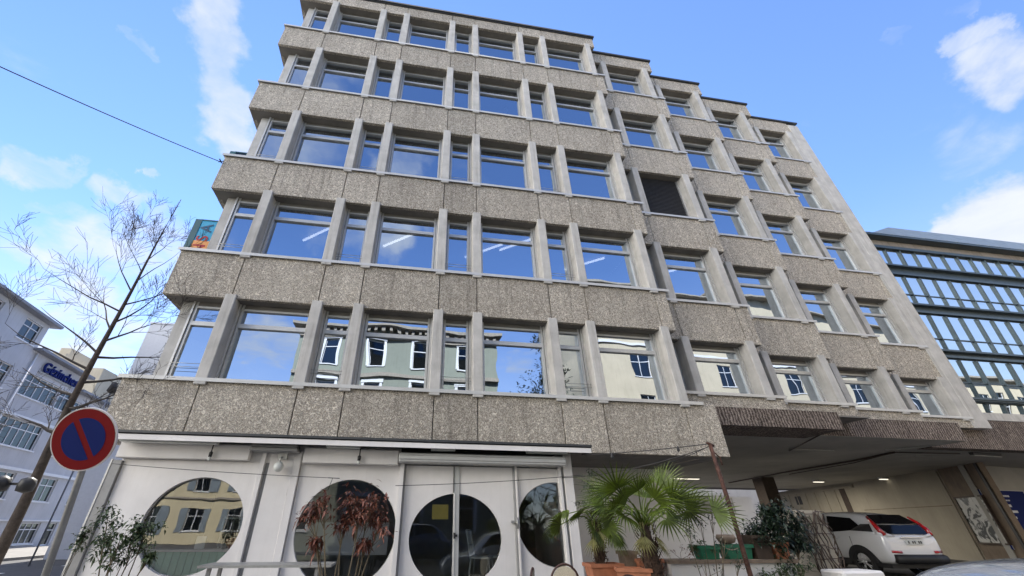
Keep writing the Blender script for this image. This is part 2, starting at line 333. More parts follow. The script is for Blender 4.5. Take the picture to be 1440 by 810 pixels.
# ------------------------------------------------------------------ mesh helpers
class MB:
    def __init__(s): s.v = []; s.f = []; s.mi = []; s.sm = []; s.M = Matrix.Identity(4)
    def add(s, vs, fs, mi=0, sm=False):
        o = len(s.v); s.v += [tuple(s.M @ Vector(p)) for p in vs]
        for f in fs: s.f.append([o+i for i in f]); s.mi.append(mi); s.sm.append(sm)
    def box(s, x0, x1, y0, y1, z0, z1, mi=0):
        s.add([(x0, y0, z0), (x1, y0, z0), (x1, y1, z0), (x0, y1, z0), (x0, y0, z1), (x1, y0, z1), (x1, y1, z1), (x0, y1, z1)],
              [(3, 2, 1, 0), (4, 5, 6, 7), (0, 1, 5, 4), (1, 2, 6, 5), (2, 3, 7, 6), (3, 0, 4, 7)], mi)
    def quad(s, a, b, c, d, mi=0): s.add([a, b, c, d], [(0, 1, 2, 3)], mi)
    def prism(s, poly, lo, hi, mi=0):
        """poly: list of (x,y) extruded in z"""
        n = len(poly)
        s.add([(x, y, lo) for x, y in poly]+[(x, y, hi) for x, y in poly],
              [tuple(reversed(range(n))), tuple(range(n, 2*n))]+[(i, (i+1) % n, n+(i+1) % n, n+i) for i in range(n)], mi)
    def prismy(s, poly, y0, y1, mi=0):
        """poly: list of (x,z) extruded along y"""
        n = len(poly)
        s.add([(x, y0, z) for x, z in poly]+[(x, y1, z) for x, z in poly],
              [tuple(range(n)), tuple(reversed(range(n, 2*n)))]+[((i+1) % n, i, n+i, n+(i+1) % n) for i in range(n)], mi)
    def tube(s, pts, rad, n=6, mi=0, caps=True):
        pts = [Vector(p) for p in pts]
        if isinstance(rad, (int, float)): rad = [rad]*len(pts)
        vs = []; up = Vector((0, 0, 1))
        for i, p in enumerate(pts):
            d = (pts[min(i+1, len(pts)-1)]-pts[max(i-1, 0)])
            if d.length < 1e-9: d = Vector((0, 0, 1))
            d.normalize()
            a = up.cross(d)
            if a.length < .05: a = Vector((1, 0, 0)).cross(d)
            a.normalize(); b = d.cross(a)
            for k in range(n):
                an = 2*math.pi*k/n; vs.append(p+(a*math.cos(an)+b*math.sin(an))*rad[i])
        fs = [(i*n+k, i*n+(k+1) % n, (i+1)*n+(k+1) % n, (i+1)*n+k) for i in range(len(pts)-1) for k in range(n)]
        if caps: fs += [tuple(reversed(range(n))), tuple((len(pts)-1)*n+k for k in range(n))]
        s.add(vs, fs, mi, n > 4)
    def lathe(s, c, prof, n=20, mi=0, axis='z', caps=True):
        vs = []
        for r_, h in prof:
            for k in range(n):
                a = 2*math.pi*k/n; u, v = r_*math.cos(a), r_*math.sin(a)
                vs.append((c[0]+u, c[1]+v, c[2]+h) if axis == 'z' else ((c[0]+u, c[1]+h, c[2]+v) if axis == 'y' else (c[0]+h, c[1]+u, c[2]+v)))
        fs = [(i*n+k, i*n+(k+1) % n, (i+1)*n+(k+1) % n, (i+1)*n+k) for i in range(len(prof)-1) for k in range(n)]
        if caps: fs += [tuple(reversed(range(n))), tuple((len(prof)-1)*n+k for k in range(n))]
        s.add(vs, fs, mi, True)
    def build(s, name, mats, parent=None, world=True, bevel=0):
        me = bpy.data.meshes.new(name)
        vs = s.v
        if parent is not None and world:
            inv = parent_matrix(parent).inverted(); vs = [tuple(inv @ Vector(p)) for p in vs]
        me.from_pydata(vs, [], s.f)
        if not isinstance(mats, (list, tuple)): mats = [mats]
        for q in mats: me.materials.append(q)
        for p, i, sm in zip(me.polygons, s.mi, s.sm): p.material_index = i; p.use_smooth = sm
        me.update()
        o = bpy.data.objects.new(name, me); col.objects.link(o)
        if parent is not None: o.parent = parent
        if bevel:
            b = o.modifiers.new('bevel', 'BEVEL'); b.width = bevel; b.segments = 1; b.limit_method = 'ANGLE'
        return o
def parent_matrix(p):
    m_ = Matrix.Translation(p.location) @ p.rotation_euler.to_matrix().to_4x4()
    return (parent_matrix(p.parent) @ m_) if p.parent else m_
def tag(o, label=None, cat=None, group=None, kind=None):
    if label: o['label'] = label
    if cat: o['category'] = cat
    if group: o['group'] = group
    if kind: o['kind'] = kind
    return o
def thing(name, loc, label, cat, group=None, rz=0):
    o = bpy.data.objects.new(name, None); o.empty_display_size = .2; col.objects.link(o)
    o.location = loc; o.rotation_euler = (0, 0, rz)
    return tag(o, label, cat, group)
def structure(o): o['kind'] = 'structure'; return o
def copy_tree(o, parent=None):
    c = o.copy(); col.objects.link(c); c.parent = parent
    for ch in [q for q in bpy.data.objects if q.parent == o and q.name in col.objects]: copy_tree(ch, c)
    return c
def text_mesh(name, s, size, mat, parent, mw, extrude=.01, xs=1.0, spacing=1.0):
    cu = bpy.data.curves.new(name, 'FONT'); cu.body = s; cu.size = size; cu.extrude = extrude; cu.align_x = 'CENTER'; cu.align_y = 'CENTER'
    cu.space_character = spacing; cu.offset = size*.012
    o = bpy.data.objects.new(name, cu); col.objects.link(o)
    dg = bpy.context.evaluated_depsgraph_get(); dg.update()
    me = bpy.data.meshes.new_from_object(o.evaluated_get(dg))
    bpy.data.objects.remove(o)
    me.transform(Matrix.Diagonal((xs, 1, 1, 1))); me.transform(mw)
    if parent is not None: me.transform(parent_matrix(parent).inverted())
    me.materials.clear(); me.materials.append(mat)
    o = bpy.data.objects.new(name, me); col.objects.link(o); o.parent = parent
    return o

# ------------------------------------------------------------------ ground
b = MB(); b.box(-300, 300, -300, 300, -1, -.02); structure(b.build('ground', M['asphalt']))
b = MB(); b.box(-18.4, 60, -14.5, -6.0, -.02, .0)
b.box(-18.4, -9.0, -6.0, 60, -.02, .004); structure(b.build('road', M['asphalt']))
b = MB(); b.box(-8.9, 42, -5.9, 1.2, -.02, .12); b.box(-8.9, -5.6, 1.2, 40, -.02, .12); structure(b.build('pavement', M['pavement']))
b = MB(); b.box(-9.02, -8.9, -5.9, 40, -.02, .125); b.box(-9.02, 42, -6.02, -5.9, -.02, .125); structure(b.build('kerb', M['kerb']))
b = MB(); b.box(-30, -18.55, -10, 90, -.02, .12); structure(b.build('far_pavement', M['pavement']))
b = MB(); b.box(-18.55, -18.4, -10, 90, -.02, .13); structure(b.build('far_kerb', M['kerb']))
b = MB()
for k in range(6): b.box(-14.1, -13.98, -4+k*6, -1+k*6, .004, .008)
structure(b.build('road_marking', M['whitepaint']))
b = MB(); b.add([(7.6, 1.5, .12), (42, 1.5, .12), (42, 4, .25), (7.6, 4, .25), (7.6, 34, .25), (42, 34, .25)], [(0, 1, 2, 3), (3, 2, 5, 4)])
structure(b.build('passage_floor', M['asphalt']))

# ------------------------------------------------------------------ the concrete office building
U = [-4.56, -2.55, -1.55, .45, 1.47, 3.50, 4.56, 6.72]
FW = .25
W = [4.11, 7.41, 10.86, 14.58, 18.29]            # foot of the fins on each floor
HB = [6.24, 9.67, 13.30, 17.12, 20.73]           # underside of the spandrel above
XL, XR = -5.97, 7.23
TOP = 21.55
off = thing('office_building', (0, .3, 0), 'six storey office building of grey pebbled concrete bands with upright fins and stepped bays', 'building')
# bays: x0, x1, y plane, fins, floor foot levels
BAYS = [
    dict(x0=7.23, x1=10.45, y=.60, fl=(7.75, 9.86), w=[4.58, 7.49, 11.03, 14.64, 18.28], h=[6.28, 9.76, 13.35, 17.05, 20.60], top=21.47),
    dict(x0=10.45, x1=13.62, y=1.30, fl=(10.98, 13.06), w=[4.69, 7.53, 11.05, 14.66, 18.25], h=[6.30, 9.78, 13.33, 17.02, 20.58], top=21.47),
    dict(x0=13.62, x1=17.08, y=2.05, fl=(14.32, 16.32), w=[4.80, 7.56, 11.05, 14.62, 18.20], h=[6.36, 9.80, 13.36, 17.02, 20.62], top=21.62),
    dict(x0=17.08, x1=20.35, y=2.80, fl=(17.87, 19.90), w=[4.88, 7.66, 11.14, 14.74, 18.30], h=[6.42, 9.90, 13.45, 17.12, 20.75], top=21.76)]

def window(x0, x1, yw, z0, z1, shutter=False, rail=False, ty=None):
    """aluminium window set between two fins; yw = glass plane"""
    f = MB(); t = .05; zt = z0+(z1-z0)*.715
    f.box(x0, x0+.045, yw-.07, yw+.05, z0, z1); f.box(x1-.045, x1, yw-.07, yw+.05, z0, z1)      # guide rails
    f.box(x0+.06, x0+.06+t, yw-.035, yw+.05, z0, z1); f.box(x1-.06-t, x1-.06, yw-.035, yw+.05, z0, z1)
    f.box(x0+.045, x0+.06, yw, yw+.05, z0, z1, 1); f.box(x1-.06, x1-.045, yw, yw+.05, z0, z1, 1)
    a, c = x0+.06+t, x1-.06-t
    f.box(a, c, yw-.035, yw+.05, z0, z0+.05)
    f.box(a, c, yw-.045, yw+.05, zt-.055, zt-.002); f.box(a, c, yw-.030, yw+.05, zt+.002, zt+.055)
    f.box(a, c, yw-.04, yw+.05, z1-.16, z1-.11); f.box(a, c, yw-.02, yw+.05, z1-.11, z1-.002, 1)
    fr = f.build('window', [M['alu'], M['soffit']], off)
    p = MB(); tl = random.uniform(-.0035, .0035); tt = random.uniform(-.004, .004)
    for (q0, q1) in ((z0+.05, zt-.055), (zt+.055, z1-.16)):
        w_ = (c-a)/2; h_ = (q1-q0)/2
        p.quad((a, yw+.02-tl*w_-tt*h_, q0), (c, yw+.02+tl*w_-tt*h_, q0), (c, yw+.02+tl*w_+tt*h_, q1), (a, yw+.02-tl*w_+tt*h_, q1))
    p.build('pane', M['glass'], fr)
    if shutter:
        s = MB(); nz = int((z1-.16-z0-.02)/.07)
        for k in range(nz):
            zz = z0+.22+k*.07
            if zz+.06 < z1-.05: s.add([(a, yw-.10, zz), (c, yw-.10, zz), (c, yw-.075, zz+.062), (a, yw-.075, zz+.062)], [(0, 1, 2, 3)])
        s.box(a, c, yw-.072, yw-.06, z0+.2, z1-.04)
        s.build('roller_shutter', M['blind'], fr)
    if rail:
        g = MB(); yy = yw-.16
        for dz in (.30, .38): g.tube([(x0-.02, yy, z0+dz), (x1+.02, yy, z0+dz)], .007, 5)
        g.build('guard_rail', M['metalgrey'], fr)
    return fr

def spandrel(x0, x1, y, z0, z1, joints, back=.45, mat='agg', sill=True, sillz=None, left_over=0, right_over=0):
    s = MB(); xs = [x0]+[j for j in joints if x0+.1 < j < x1-.1]+[x1]; g = .011
    for i in range(len(xs)-1):
        a = xs[i]+(g if i else 0); c = xs[i+1]-(g if i < len(xs)-2 else 0)
        dy = random.uniform(-.004, .004)
        s.box(a, c, y+.06+dy, y+.16, z0, z1)
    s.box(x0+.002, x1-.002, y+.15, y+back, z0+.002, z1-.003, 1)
    o = s.build('spandrel', [M[mat], M['soffit']], off, bevel=.008)
    if sill:
        f = MB(); f.box(x0-left_over, x1+right_over, y+.005, y+back+.05, z1+.002, z1+.045)
        f.box(x0-left_over, x1+right_over, y-.005, y+.004, z1-.035, z1+.045)
        f.build('sill', M['sill'], o)
    return o

YW = .42
J = [u+FW*.5 for u in U]
# main volume
for i in range(6):
    z0 = 2.98 if i == 0 else HB[i-1]
    z1 = (W[i]+.10) if i < 5 else TOP-.1
    spandrel(XL, XR if i else 7.70, 0, z0, z1, J, back=.55, sill=i < 5, left_over=.06, right_over=.10 if i else -.35)
    # return of the band along the side street
    s = MB(); s.box(XL, XL+.12, .552, 12, z0, z1); s.box(XL+.121, XL+.6, .552, 12, z0+.002, z1-.003, 1)
    s.build('side_spandrel', [M['agg'], M['soffit']], off)
    s = MB(); s.box(XR-.12, XR, .552, 2.5, z0+.001, z1, 0); s.build('side_spandrel', M['agg'], off)
def fin(x, y, z0, z1, depth=.47, w=FW):
    f = MB(); f.box(x, x+w, y, y+depth, z0, z1)
    f.build('fin', M['fin'], off, bevel=.012)
for fl in range(5):
    za, zb = W[fl], HB[fl]
    for u in U: fin(u, 0, za, zb+.085)
    # corner pier, set back
    f = MB(); f.box(-5.64, -5.37, .42, .72, za+.15, zb-.001); f.build('corner_pier', M['fin'], off, bevel=.01)
    f = MB(); f.box(XR-.24, XR-.003, .42, 1.0, za+.15, zb-.001); f.build('end_pier', M['fin'], off)
    zs = za+.148
    window(-5.37, U[0], YW, zs, zb-.003, rail=True)
    for k in range(7):
        window(U[k]+FW, U[k+1], YW, zs, zb-.003, rail=(k % 2 == 1))
    # side street windows
    s = MB(); s.box(-5.60, -5.5, .722, 12, zs, zb-.002); s.build('side_wall', M['conc'], off)
# bays
for bi, B in enumerate(BAYS):
    for i in range(6):
        z0 = (B['w'][0]-.24) if i == 0 else B['h'][i-1]
        z1 = (B['w'][i]+.10) if i < 5 else B['top']-.1
        x1 = B['x1']
        spandrel(B['x0']+.001, x1, B['y'], z0, z1, (B['fl'][0]+.12, B['fl'][1]+.12) if i else (), back=.5, sill=i < 5, right_over=.06 if bi < 3 else 0)
        s = MB(); s.box(x1-.12, x1, B['y']+.502, B['y']+1.3, z0+.001, z1); s.build('side_spandrel', M['agg'], off)
    for fl in range(5):
        za, zb = B['w'][fl], B['h'][fl]
        fin(B['fl'][0], B['y'], za, zb+.085); fin(B['fl'][1], B['y'], za, zb+.085, w=.27)
        zs = za+.148; yw = B['y']+YW
        window(B['x0']+.03, B['fl'][0], yw, zs, zb-.003)
        window(B['fl'][0]+FW, B['fl'][1], yw, zs, zb-.003, shutter=(bi == 0 and fl == 2))
        f = MB(); f.box(B['fl'][1]+.271, B['x1'], yw, yw+.3, zs, zb-.002); f.build('end_pier', M['fin'], off)
f = MB(); f.box(20.352, 20.98, 2.82, 3.5, 4.64, 21.5); f.build('corner_pier', M['fin'], off, bevel=.01)
f = MB(); f.box(20.20, 20.351, 2.83, 2.858, 4.64, 20.9); f.build('corner_pier', M['fin'], off)

# copings
f = MB(); f.box(XL-.06, XR+.06, -.03, 12, TOP-.098, TOP); f.box(XL-.03, XR+.03, .012, .1, TOP-.16, TOP-.0985)
for B in BAYS: f.box(B['x0']+.062, B['x1']+(.05 if B is not BAYS[3] else .68), B['y']-.03, 12, B['top']-.098, B['top'])
f.build('roof_coping', M['coping'], off)
# floors and rooms inside
for i in range(6):
    s = MB()
    z0 = 2.985 if i == 0 else HB[i-1]+.004; z1 = (W[i]+.11) if i < 5 else TOP-.12
    s.box(-5.36, 7.1, .56, 11.9, z0, z1)
    for B in BAYS:
        z0 = (B['w'][0]-.2) if i == 0 else B['h'][i-1]+.004
        z1 = (B['w'][i]+.11) if i < 5 else B['top']-.12
        s.box(B['x0']+.004, B['x1']-.124, B['y']+.51, 11.9, z0, z1)
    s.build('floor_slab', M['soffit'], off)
s = MB(); s.box(-5.36, 21, 7.0, 7.1, 4.4, 20.9)
s.box(7.12, 7.2, 1.1, 7, 4.4, 20.9); s.box(20.36, 20.5, 3.5, 7, 4.7, 20.9)
s.box(-5.5, 7.6, 11.95, 12.05, 3, 21.4); s.box(7.61, 20.5, 11.95, 12.05, 4.31, 21.4)
s.build('room_wall', M['inside'], off)
# fluorescent tubes under the ceilings, lit
def tube_lamp(x, y, z, L=1.45):
    s = MB(); s.M = Matrix.Translation((x, y, z)) @ Matrix.Rotation(R(-40), 4, 'Z'); s.box(-L/2, L/2, -.03, .03, 0, .05); s.build('ceiling_tube', M['tube'], off)
for (x, y, z) in ((-3.3, 1.6, 9.56), (-.7, 1.5, 9.56), (2.1, 1.7, 9.56), (3.2, 1.1, 9.56), (5.8, 1.9, 9.56), (8.8, 2.3, 9.65)):
    tube_lamp(x, y, z)

# beams over the passage
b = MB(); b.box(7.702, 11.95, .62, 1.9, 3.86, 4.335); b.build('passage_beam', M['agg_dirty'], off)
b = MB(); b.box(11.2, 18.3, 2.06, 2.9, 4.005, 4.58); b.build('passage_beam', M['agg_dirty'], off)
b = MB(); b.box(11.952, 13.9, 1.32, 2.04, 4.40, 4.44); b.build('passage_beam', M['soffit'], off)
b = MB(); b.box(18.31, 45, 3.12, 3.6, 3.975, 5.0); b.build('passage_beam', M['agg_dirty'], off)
# passage ceiling: high in front, lower behind the seam
b = MB()
b.prism([(7.7, .70), (11.94, .70), (11.94, 2.07), (18.29, 2.07), (18.29, 3.21), (45, 3.21), (45, 20), (7.7, 20)], 4.0, 4.3)
b.build('passage_ceiling', M['passceil'], off)
# storefront recess wall, passage walls
b = MB(); b.box(3.66, 7.69, 2.6, 2.8, 0, 2.98); b.box(7.45, 7.69, 2.801, 20, 0, 3.99); b.build('side_wall', M['shopwhite'], off)
b = MB(); b.box(7.692, 10.6, 2.6, 2.75, 0, 1.86); b.build('parapet_wall', M['shopwhite'], off)
b = MB(); b.box(8.0, 8.75, 2.64, 2.70, 1.861, 2.32); b.build('glass_screen', M['farglass'], off)
b = MB(); b.box(8.80, 9.45, 2.63, 2.70, 1.861, 2.34); b.box(9.5, 10.1, 2.63, 2.70, 1.861, 2.30); b.build('white_board', M['shopwhite'], off)
b = MB(); b.box(3.66, 7.70, .56, 3.0, 2.982, 3.1); b.box(7.60, 7.698, .56, 3.0, 3.101, 4.3); b.build('passage_ceiling', M['soffit'], off)

# passage back walls
def wall_seg(p, q, z0, z1, name, mat, thick=.2):
    d = (Vector((q[0]-p[0], q[1]-p[1], 0))).normalized(); n = Vector((-d.y, d.x, 0))
    w = MB(); a, c = Vector((p[0], p[1], 0)), Vector((q[0], q[1], 0))
    if (Vector((0, -9, 0))-a).dot(n) > 0: n = -n
    w.prism([(a.x, a.y), (c.x, c.y), (c.x+n.x*thick, c.y+n.y*thick), (a.x+n.x*thick, a.y+n.y*thick)], z0, z1)
    return w.build(name, mat, off)
PW = [(30.4, 23.2), (28.2, 14.75), (25.8, 8.42), (24.65, 6.08)]
wall_seg(PW[0], PW[1], .2, 4.0, 'passage_wall', M['passwall'])
wall_seg(PW[1], PW[2], .2, 4.0, 'passage_wall', M['passwall'])
wall_seg(PW[2], PW[3], .2, 4.0, 'passage_wall', M['passbrown'])
wall_seg((24.95, 6.8), (47, 9.4), .2, 4.0, 'passage_wall', M['passceil'])
b = MB(); b.box(0, 48, 33, 33.3, .0, 7.5); tag(b.build('courtyard_wall', M['shopwhite']), 'bright white courtyard wall seen through the open end of the passage', 'wall')
# panel joints, a recessed slot, small openings and a conduit on the passage wall
def on_wall(p, q, s0, s1, z0, z1, off_, name, mat, thick=.03):
    a, c = Vector((p[0], p[1], 0)), Vector((q[0], q[1], 0)); d = (c-a).normalized(); n = Vector((-d.y, d.x, 0))
    if (Vector((0, -9, 0))-a).dot(n) < 0: n = -n
    w = MB(); u, v = a+d*s0, a+d*s1
    w.prism([(u.x+n.x*off_, u.y+n.y*off_), (v.x+n.x*off_, v.y+n.y*off_), (v.x+n.x*(off_+thick), v.y+n.y*(off_+thick)), (u.x+n.x*(off_+thick), u.y+n.y*(off_+thick))], z0, z1)
    return w.build(name, mat, off)
A_, B_, C_, D_ = PW
on_wall(B_, C_, -.3, 6.7, 2.45, 2.48, .0, 'wall_joint', M['passbrown'], .012)
on_wall(B_, C_, 6.6, 6.7, .2, 3.95, .0, 'wall_joint', M['passwall'], .05)
on_wall(A_, B_, 7.2, 7.7, 2.1, 3.75, .0, 'wall_slot', M['darkwood'], .02)
on_wall(A_, B_, 2.2, 2.9, 3.0, 3.55, .0, 'wall_slot', M['black'], .02)
on_wall(A_, B_, 2.6, 3.5, 1.5, 2.3, .0, 'wall_slot', M['darkwood'], .02)
for k in range(7): on_wall(A_, B_, .4+k*1.05, .46+k*1.05, .25, 3.7, .0, 'wall_joint', M['passwall'], .04)
on_wall(A_, B_, 0, 8.6, 3.72, 3.86, .0, 'wall_joint', M['passwall'], .08)
on_wall(C_, D_, 2.42, 2.55, .2, 3.98, .0, 'wall_joint', M['black'], .05)
c = MB(); c.box(20.15, 20.95, 13.0, 13.7, .2, 3.99); c.build('passage_column', M['darkwood'], off)
c = MB(); p = at(1040, 677, 3.7)
zc = lambda x, y: tuple(CAM+ray(x, y)*((3.96-CAM.z)/ray(x, y).z))
c.tube([zc(1025, 679), zc(1110, 663), zc(1200, 648), zc(1258, 636)], .035, 5); c.tube([zc(1110, 667), zc(1200, 651), zc(1258, 636), zc(1350, 638)], .02, 5)
c.tube([zc(1110, 634), zc(1165, 605)], .02, 5)
c.build('ceiling_conduit', M['darkwood'], off)

# poster case and blue map board on the passage walls
def board(name, p, q, s0, s1, z0, z1, label, cat):
    a, c = Vector((p[0], p[1], 0)), Vector((q[0], q[1], 0)); d = (c-a).normalized(); n = Vector((-d.y, d.x, 0))
    if (Vector((0, -9, 0))-a).dot(n) < 0: n = -n
    o = a+d*(s0+s1)/2+n*.06; o.z = z0
    t = thing(name, o, label, cat, rz=math.atan2(d.y, d.x))
    return t, (s1-s0), (z1-z0), (1 if Vector((-d.y, d.x, 0)).dot(n) > 0 else -1)
t, w_, h_, sg = board('poster_case', C_, D_, .25, 1.95, .95, 2.78, 'framed black and white poster case on brown wall of the passage', 'poster')
b = MB(); e = .06
for (x0, x1, z0, z1) in ((-w_/2, w_/2, 0, e), (-w_/2, w_/2, h_-e, h_), (-w_/2, -w_/2+e, e, h_-e), (w_/2-e, w_/2, e, h_-e)): b.box(x0, x1, -.05, .05, z0, z1)
b.build('frame', M['darkwood'], t, world=False)
pm, tr, pb = new_mat('poster_print')
tc = N(tr, 'ShaderNodeTexCoord'); nn = N(tr, 'ShaderNodeTexNoise'); nn.inputs['Scale'].default_value = 2.3; nn.inputs['Detail'].default_value = 3; nn.inputs['Distortion'].default_value = 1.5
tr.links.new(tc.outputs['Object'], nn.inputs['Vector']); rr = N(tr, 'ShaderNodeValToRGB'); tr.links.new(nn.outputs[0], rr.inputs[0])
rr.color_ramp.elements[0].position = .44; rr.color_ramp.elements[0].color = (.04, .045, .04, 1); rr.color_ramp.elements[1].position = .52; rr.color_ramp.elements[1].color = (.55, .55, .53, 1)
tr.links.new(rr.outputs[0], pb.inputs['Base Color']); pb.inputs['Roughness'].default_value = .2
b = MB(); b.box(-w_/2+e, w_/2-e, -.02, .02, e, h_-e); b.build('poster', pm, t, world=False)
t, w_, h_, sg = board('map_board', (24.95, 6.8), (47, 9.4), -.05, 2.9, .8, 3.0, 'blue information board with white bars at the passage exit', 'sign')
b = MB(); b.box(-w_/2, w_/2, -.03, .03, 0, h_); b.build('panel', M['signblue'], t, world=False)
b = MB(); yb = -.045; q = -.032
for z in (h_-.02, 0): b.box(-w_/2, w_/2, yb+.005, q, z, z+.02)
for x in (-w_/2, w_/2-.02): b.box(x, x+.02, yb+.005, q, .02, h_-.02)
x0 = -w_/2
b.box(x0+.35, x0+.47, yb, q, .2, h_-.55); b.box(x0+.471, x0+1.5, yb, q, h_-.66, h_-.56); b.box(x0+.471, x0+1.7, yb, q, h_-.88, h_-.79)
b.box(x0+.471, x0+1.4, yb, q, h_-1.1, h_-1.02)
for k in range(9): b.box(x0+.42+k*.15, x0+.53+k*.15, yb, q, h_-.27, h_-.20)
for k in range(8): b.box(x0+.46+k*.15, x0+.56+k*.15, yb, q, h_-.43, h_-.38)
for k in range(5): b.box(x0+1.6, x0+2.2, yb, q, .2+k*.16, .25+k*.16)
b.build('lettering', M['whitepaint'], t, world=False)

# lamps of the passage
def passage_lamp(p, L, ang, z, lab, lit=False, w=.12):
    t = thing('ceiling_lamp', (p[0], p[1], z), lab, 'lamp', 'lamps on the passage ceiling', ang)
    b = MB(); b.box(-L/2, L/2, -w/2, w/2, -.10, -.002); b.build('housing', M['black'] if not lit else M['whiteplastic'], t, world=False)
    b = MB(); b.box(-L/2+.05, L/2-.05, -w/2+.02, w/2-.02, -.13, -.101); b.build('lamp_tube', M['lampwarm'] if lit else M['metalgrey'], t, world=False)
for (x, y, L, a, z, lab) in ((1140, 628, 1.9, 0, 4.1, 'dark unlit strip lamp under the ceiling nearest the pebbled corner'), (1274, 625, 1.3, -.9, 4.1, 'short dark unlit strip lamp above the white car'), (1297, 637.5, .9, 0, 4.1, 'small dark strip lamp over the passage wall'), (1385, 637, 1.6, .1, 4.0, 'dark slanting strip lamp above the poster case')):
    d = ray(x, y); p = CAM+d*((z-CAM.z)/d.z); passage_lamp(p, L, a, z, lab)
t = thing('ceiling_lamp', (15.5, 14.0, 4.0), 'long strip lamp added for the fill light deep inside the passage behind the bush', 'lamp', 'lamps on the passage ceiling')  # added fixture with a fill light hung just below it
b = MB(); b.box(-1.5, 1.5, -.1, .1, -.08, -.002); b.build('housing', M['whiteplastic'], t, world=False)
b = MB(); b.box(-1.45, 1.45, -.07, .07, -.11, -.081); b.build('lamp_tube', M['lampwarm'], t, world=False)
for (x, y) in ((15.5, 14.0), (23.5, 17.0)):  # added area lights that brighten the back of the passage
    lt = bpy.data.lights.new('passage_fill', 'AREA'); lt.energy = 260; lt.size = 3.0; lt.color = (1, .93, .78)
    lo = bpy.data.objects.new('passage_fill', lt); col.objects.link(lo); lo.location = (x, y, 3.86)
for (x, y, lab) in ((1150, 675, 'lit warm lamp on the passage ceiling beside the dark column'), (1243, 671, 'lit warm lamp on the passage ceiling above the car roof')):
    d = ray(x, y); z = 4.0; p = CAM+d*((z-CAM.z)/d.z)
    passage_lamp(p, .7, 0, z, lab, True, .2)

# ------------------------------------------------------------------ shopfront (ground floor)
YS = .10
def ell(cx, cz, rx, rz, n=48, a0=0, a1=2*math.pi):
    return [(cx+rx*math.cos(a0+(a1-a0)*k/n), cz+rz*math.sin(a0+(a1-a0)*k/n)) for k in range(n)]
def holed_panel(mb, x0, x1, z0, z1, cx, cz, rx, rz, y0, y1, clip=None, mi=0, n=56):
    """flat panel with an elliptical opening (possibly cut by the panel edge)"""
    outer = []; inner = []
    for k in range(n):
        a = 2*math.pi*k/n; dx, dz = rx*math.cos(a), rz*math.sin(a)
        sx = min([(x1-cx)/dx if dx > 1e-9 else 1e9, (x0-cx)/dx if dx < -1e-9 else 1e9])
        sz = min([(z1-cz)/dz if dz > 1e-9 else 1e9, (z0-cz)/dz if dz < -1e-9 else 1e9])
        s_ = min(sx, sz); outer.append((cx+dx*s_, cz+dz*s_)); k_ = min(1, s_); inner.append((cx+dx*k_, cz+dz*k_))
    for c in ((x0, z0), (x1, z0), (x1, z1), (x0, z1)):      # snap the nearest outer point to each corner
        i = min(range(n), key=lambda j: (outer[j][0]-c[0])**2+(outer[j][1]-c[1])**2); outer[i] = c
    vs = [(x, y0, z) for x, z in outer]+[(x, y0, z) for x, z in inner]+[(x, y1, z) for x, z in outer]+[(x, y1, z) for x, z in inner]
    fs = []
    for k in range(n):
        j = (k+1) % n
        if abs(outer[k][0]-inner[k][0])+abs(outer[k][1]-inner[k][1])+abs(outer[j][0]-inner[j][0])+abs(outer[j][1]-inner[j][1]) < 1e-6: continue
        fs += [(k, j, n+j, n+k), (2*n+j, 2*n+k, 3*n+k, 3*n+j), (n+k, n+j, 3*n+j, 3*n+k)]
    mb.add(vs, fs, mi)
C1 = (-3.75, 1.545, .865, .79); C2 = (-.98, 1.44, .95, .91); C3 = (1.15, 1.33, .925, .79); C4 = (3.28, 1.60, .86, .77)
ZT = 2.62
s = MB()
holed_panel(s, -5.30, -2.83, .12, ZT, *C1, YS, YS+.12)
holed_panel(s, -2.05, -.06, .12, ZT, *C2, YS+.06, YS+.16)
s.box(-5.36, -.06, YS+.02, YS+.16, ZT+.002, 2.98)
s.build('shopfront_wall', M['shopwhite'], off)
for bxs in (((-2.82, -2.74, YS-.04, YS+.15, .12, 2.9, 0), (-2.738, -2.66, YS+.04, YS+.15, .12, 2.86, 1), (-2.658, -2.20, YS, YS+.15, .12, 2.86, 0), (-2.195, -2.06, YS-.02, YS+.15, .12, 2.86, 0)),
            ((-.058, .03, YS-.06, YS+.15, .12, 2.74, 0), (.032, .07, YS+.02, YS+.15, .12, 2.7, 1)), ((2.36, 2.40, YS+.0, YS+.17, .12, 2.66, 1), (2.402, 2.44, YS-.03, YS+.17, .12, 2.66, 0)),
            ((3.38, 3.44, YS-.03, YS+.17, .12, 2.7, 0), (3.442, 3.50, YS+.03, YS+.17, .12, 2.7, 1), (3.502, 3.70, YS-.03, 2.6, .12, 2.98, 0))):
    s = MB()
    for q in bxs: s.box(*q)
    s.build('shopfront_pilaster', [M['shopwhite'], M['shopgrey']], off, bevel=.005)
# glass of the round windows
for i, (c_, mt, xa, xb) in enumerate(((C1, 'shopglass', -9, 9), (C2, 'shopglass_dark', -9, 9), (C4, 'shopglass_dark', -9, 3.379))):
    g = MB(); pts = [(min(max(x, xa), xb), z) for x, z in ell(c_[0], c_[1], c_[2]+.01, c_[3]+.01, 64)]
    if xb < 5: pts = [p for k, p in enumerate(pts) if p[0] < xb-1e-6 or pts[k-1][0] < xb-1e-6 or pts[(k+1) % len(pts)][0] < xb-1e-6]
    g.add([(x, YS+.10, z) for x, z in pts], [tuple(range(len(pts)))])
    rw = g.build('round_window', M[mt], off)
    r_ = MB(); pr = ell(c_[0], c_[1], c_[2]-.004, c_[3]-.004, 64)
    pr = [(x, YS+.085+(.02 if i == 1 else 0), z) for x, z in pr+[pr[0]] if x < xb]
    r_.tube(pr, .009, 5); r_.build('window_rim', M['metalgrey'], rw)
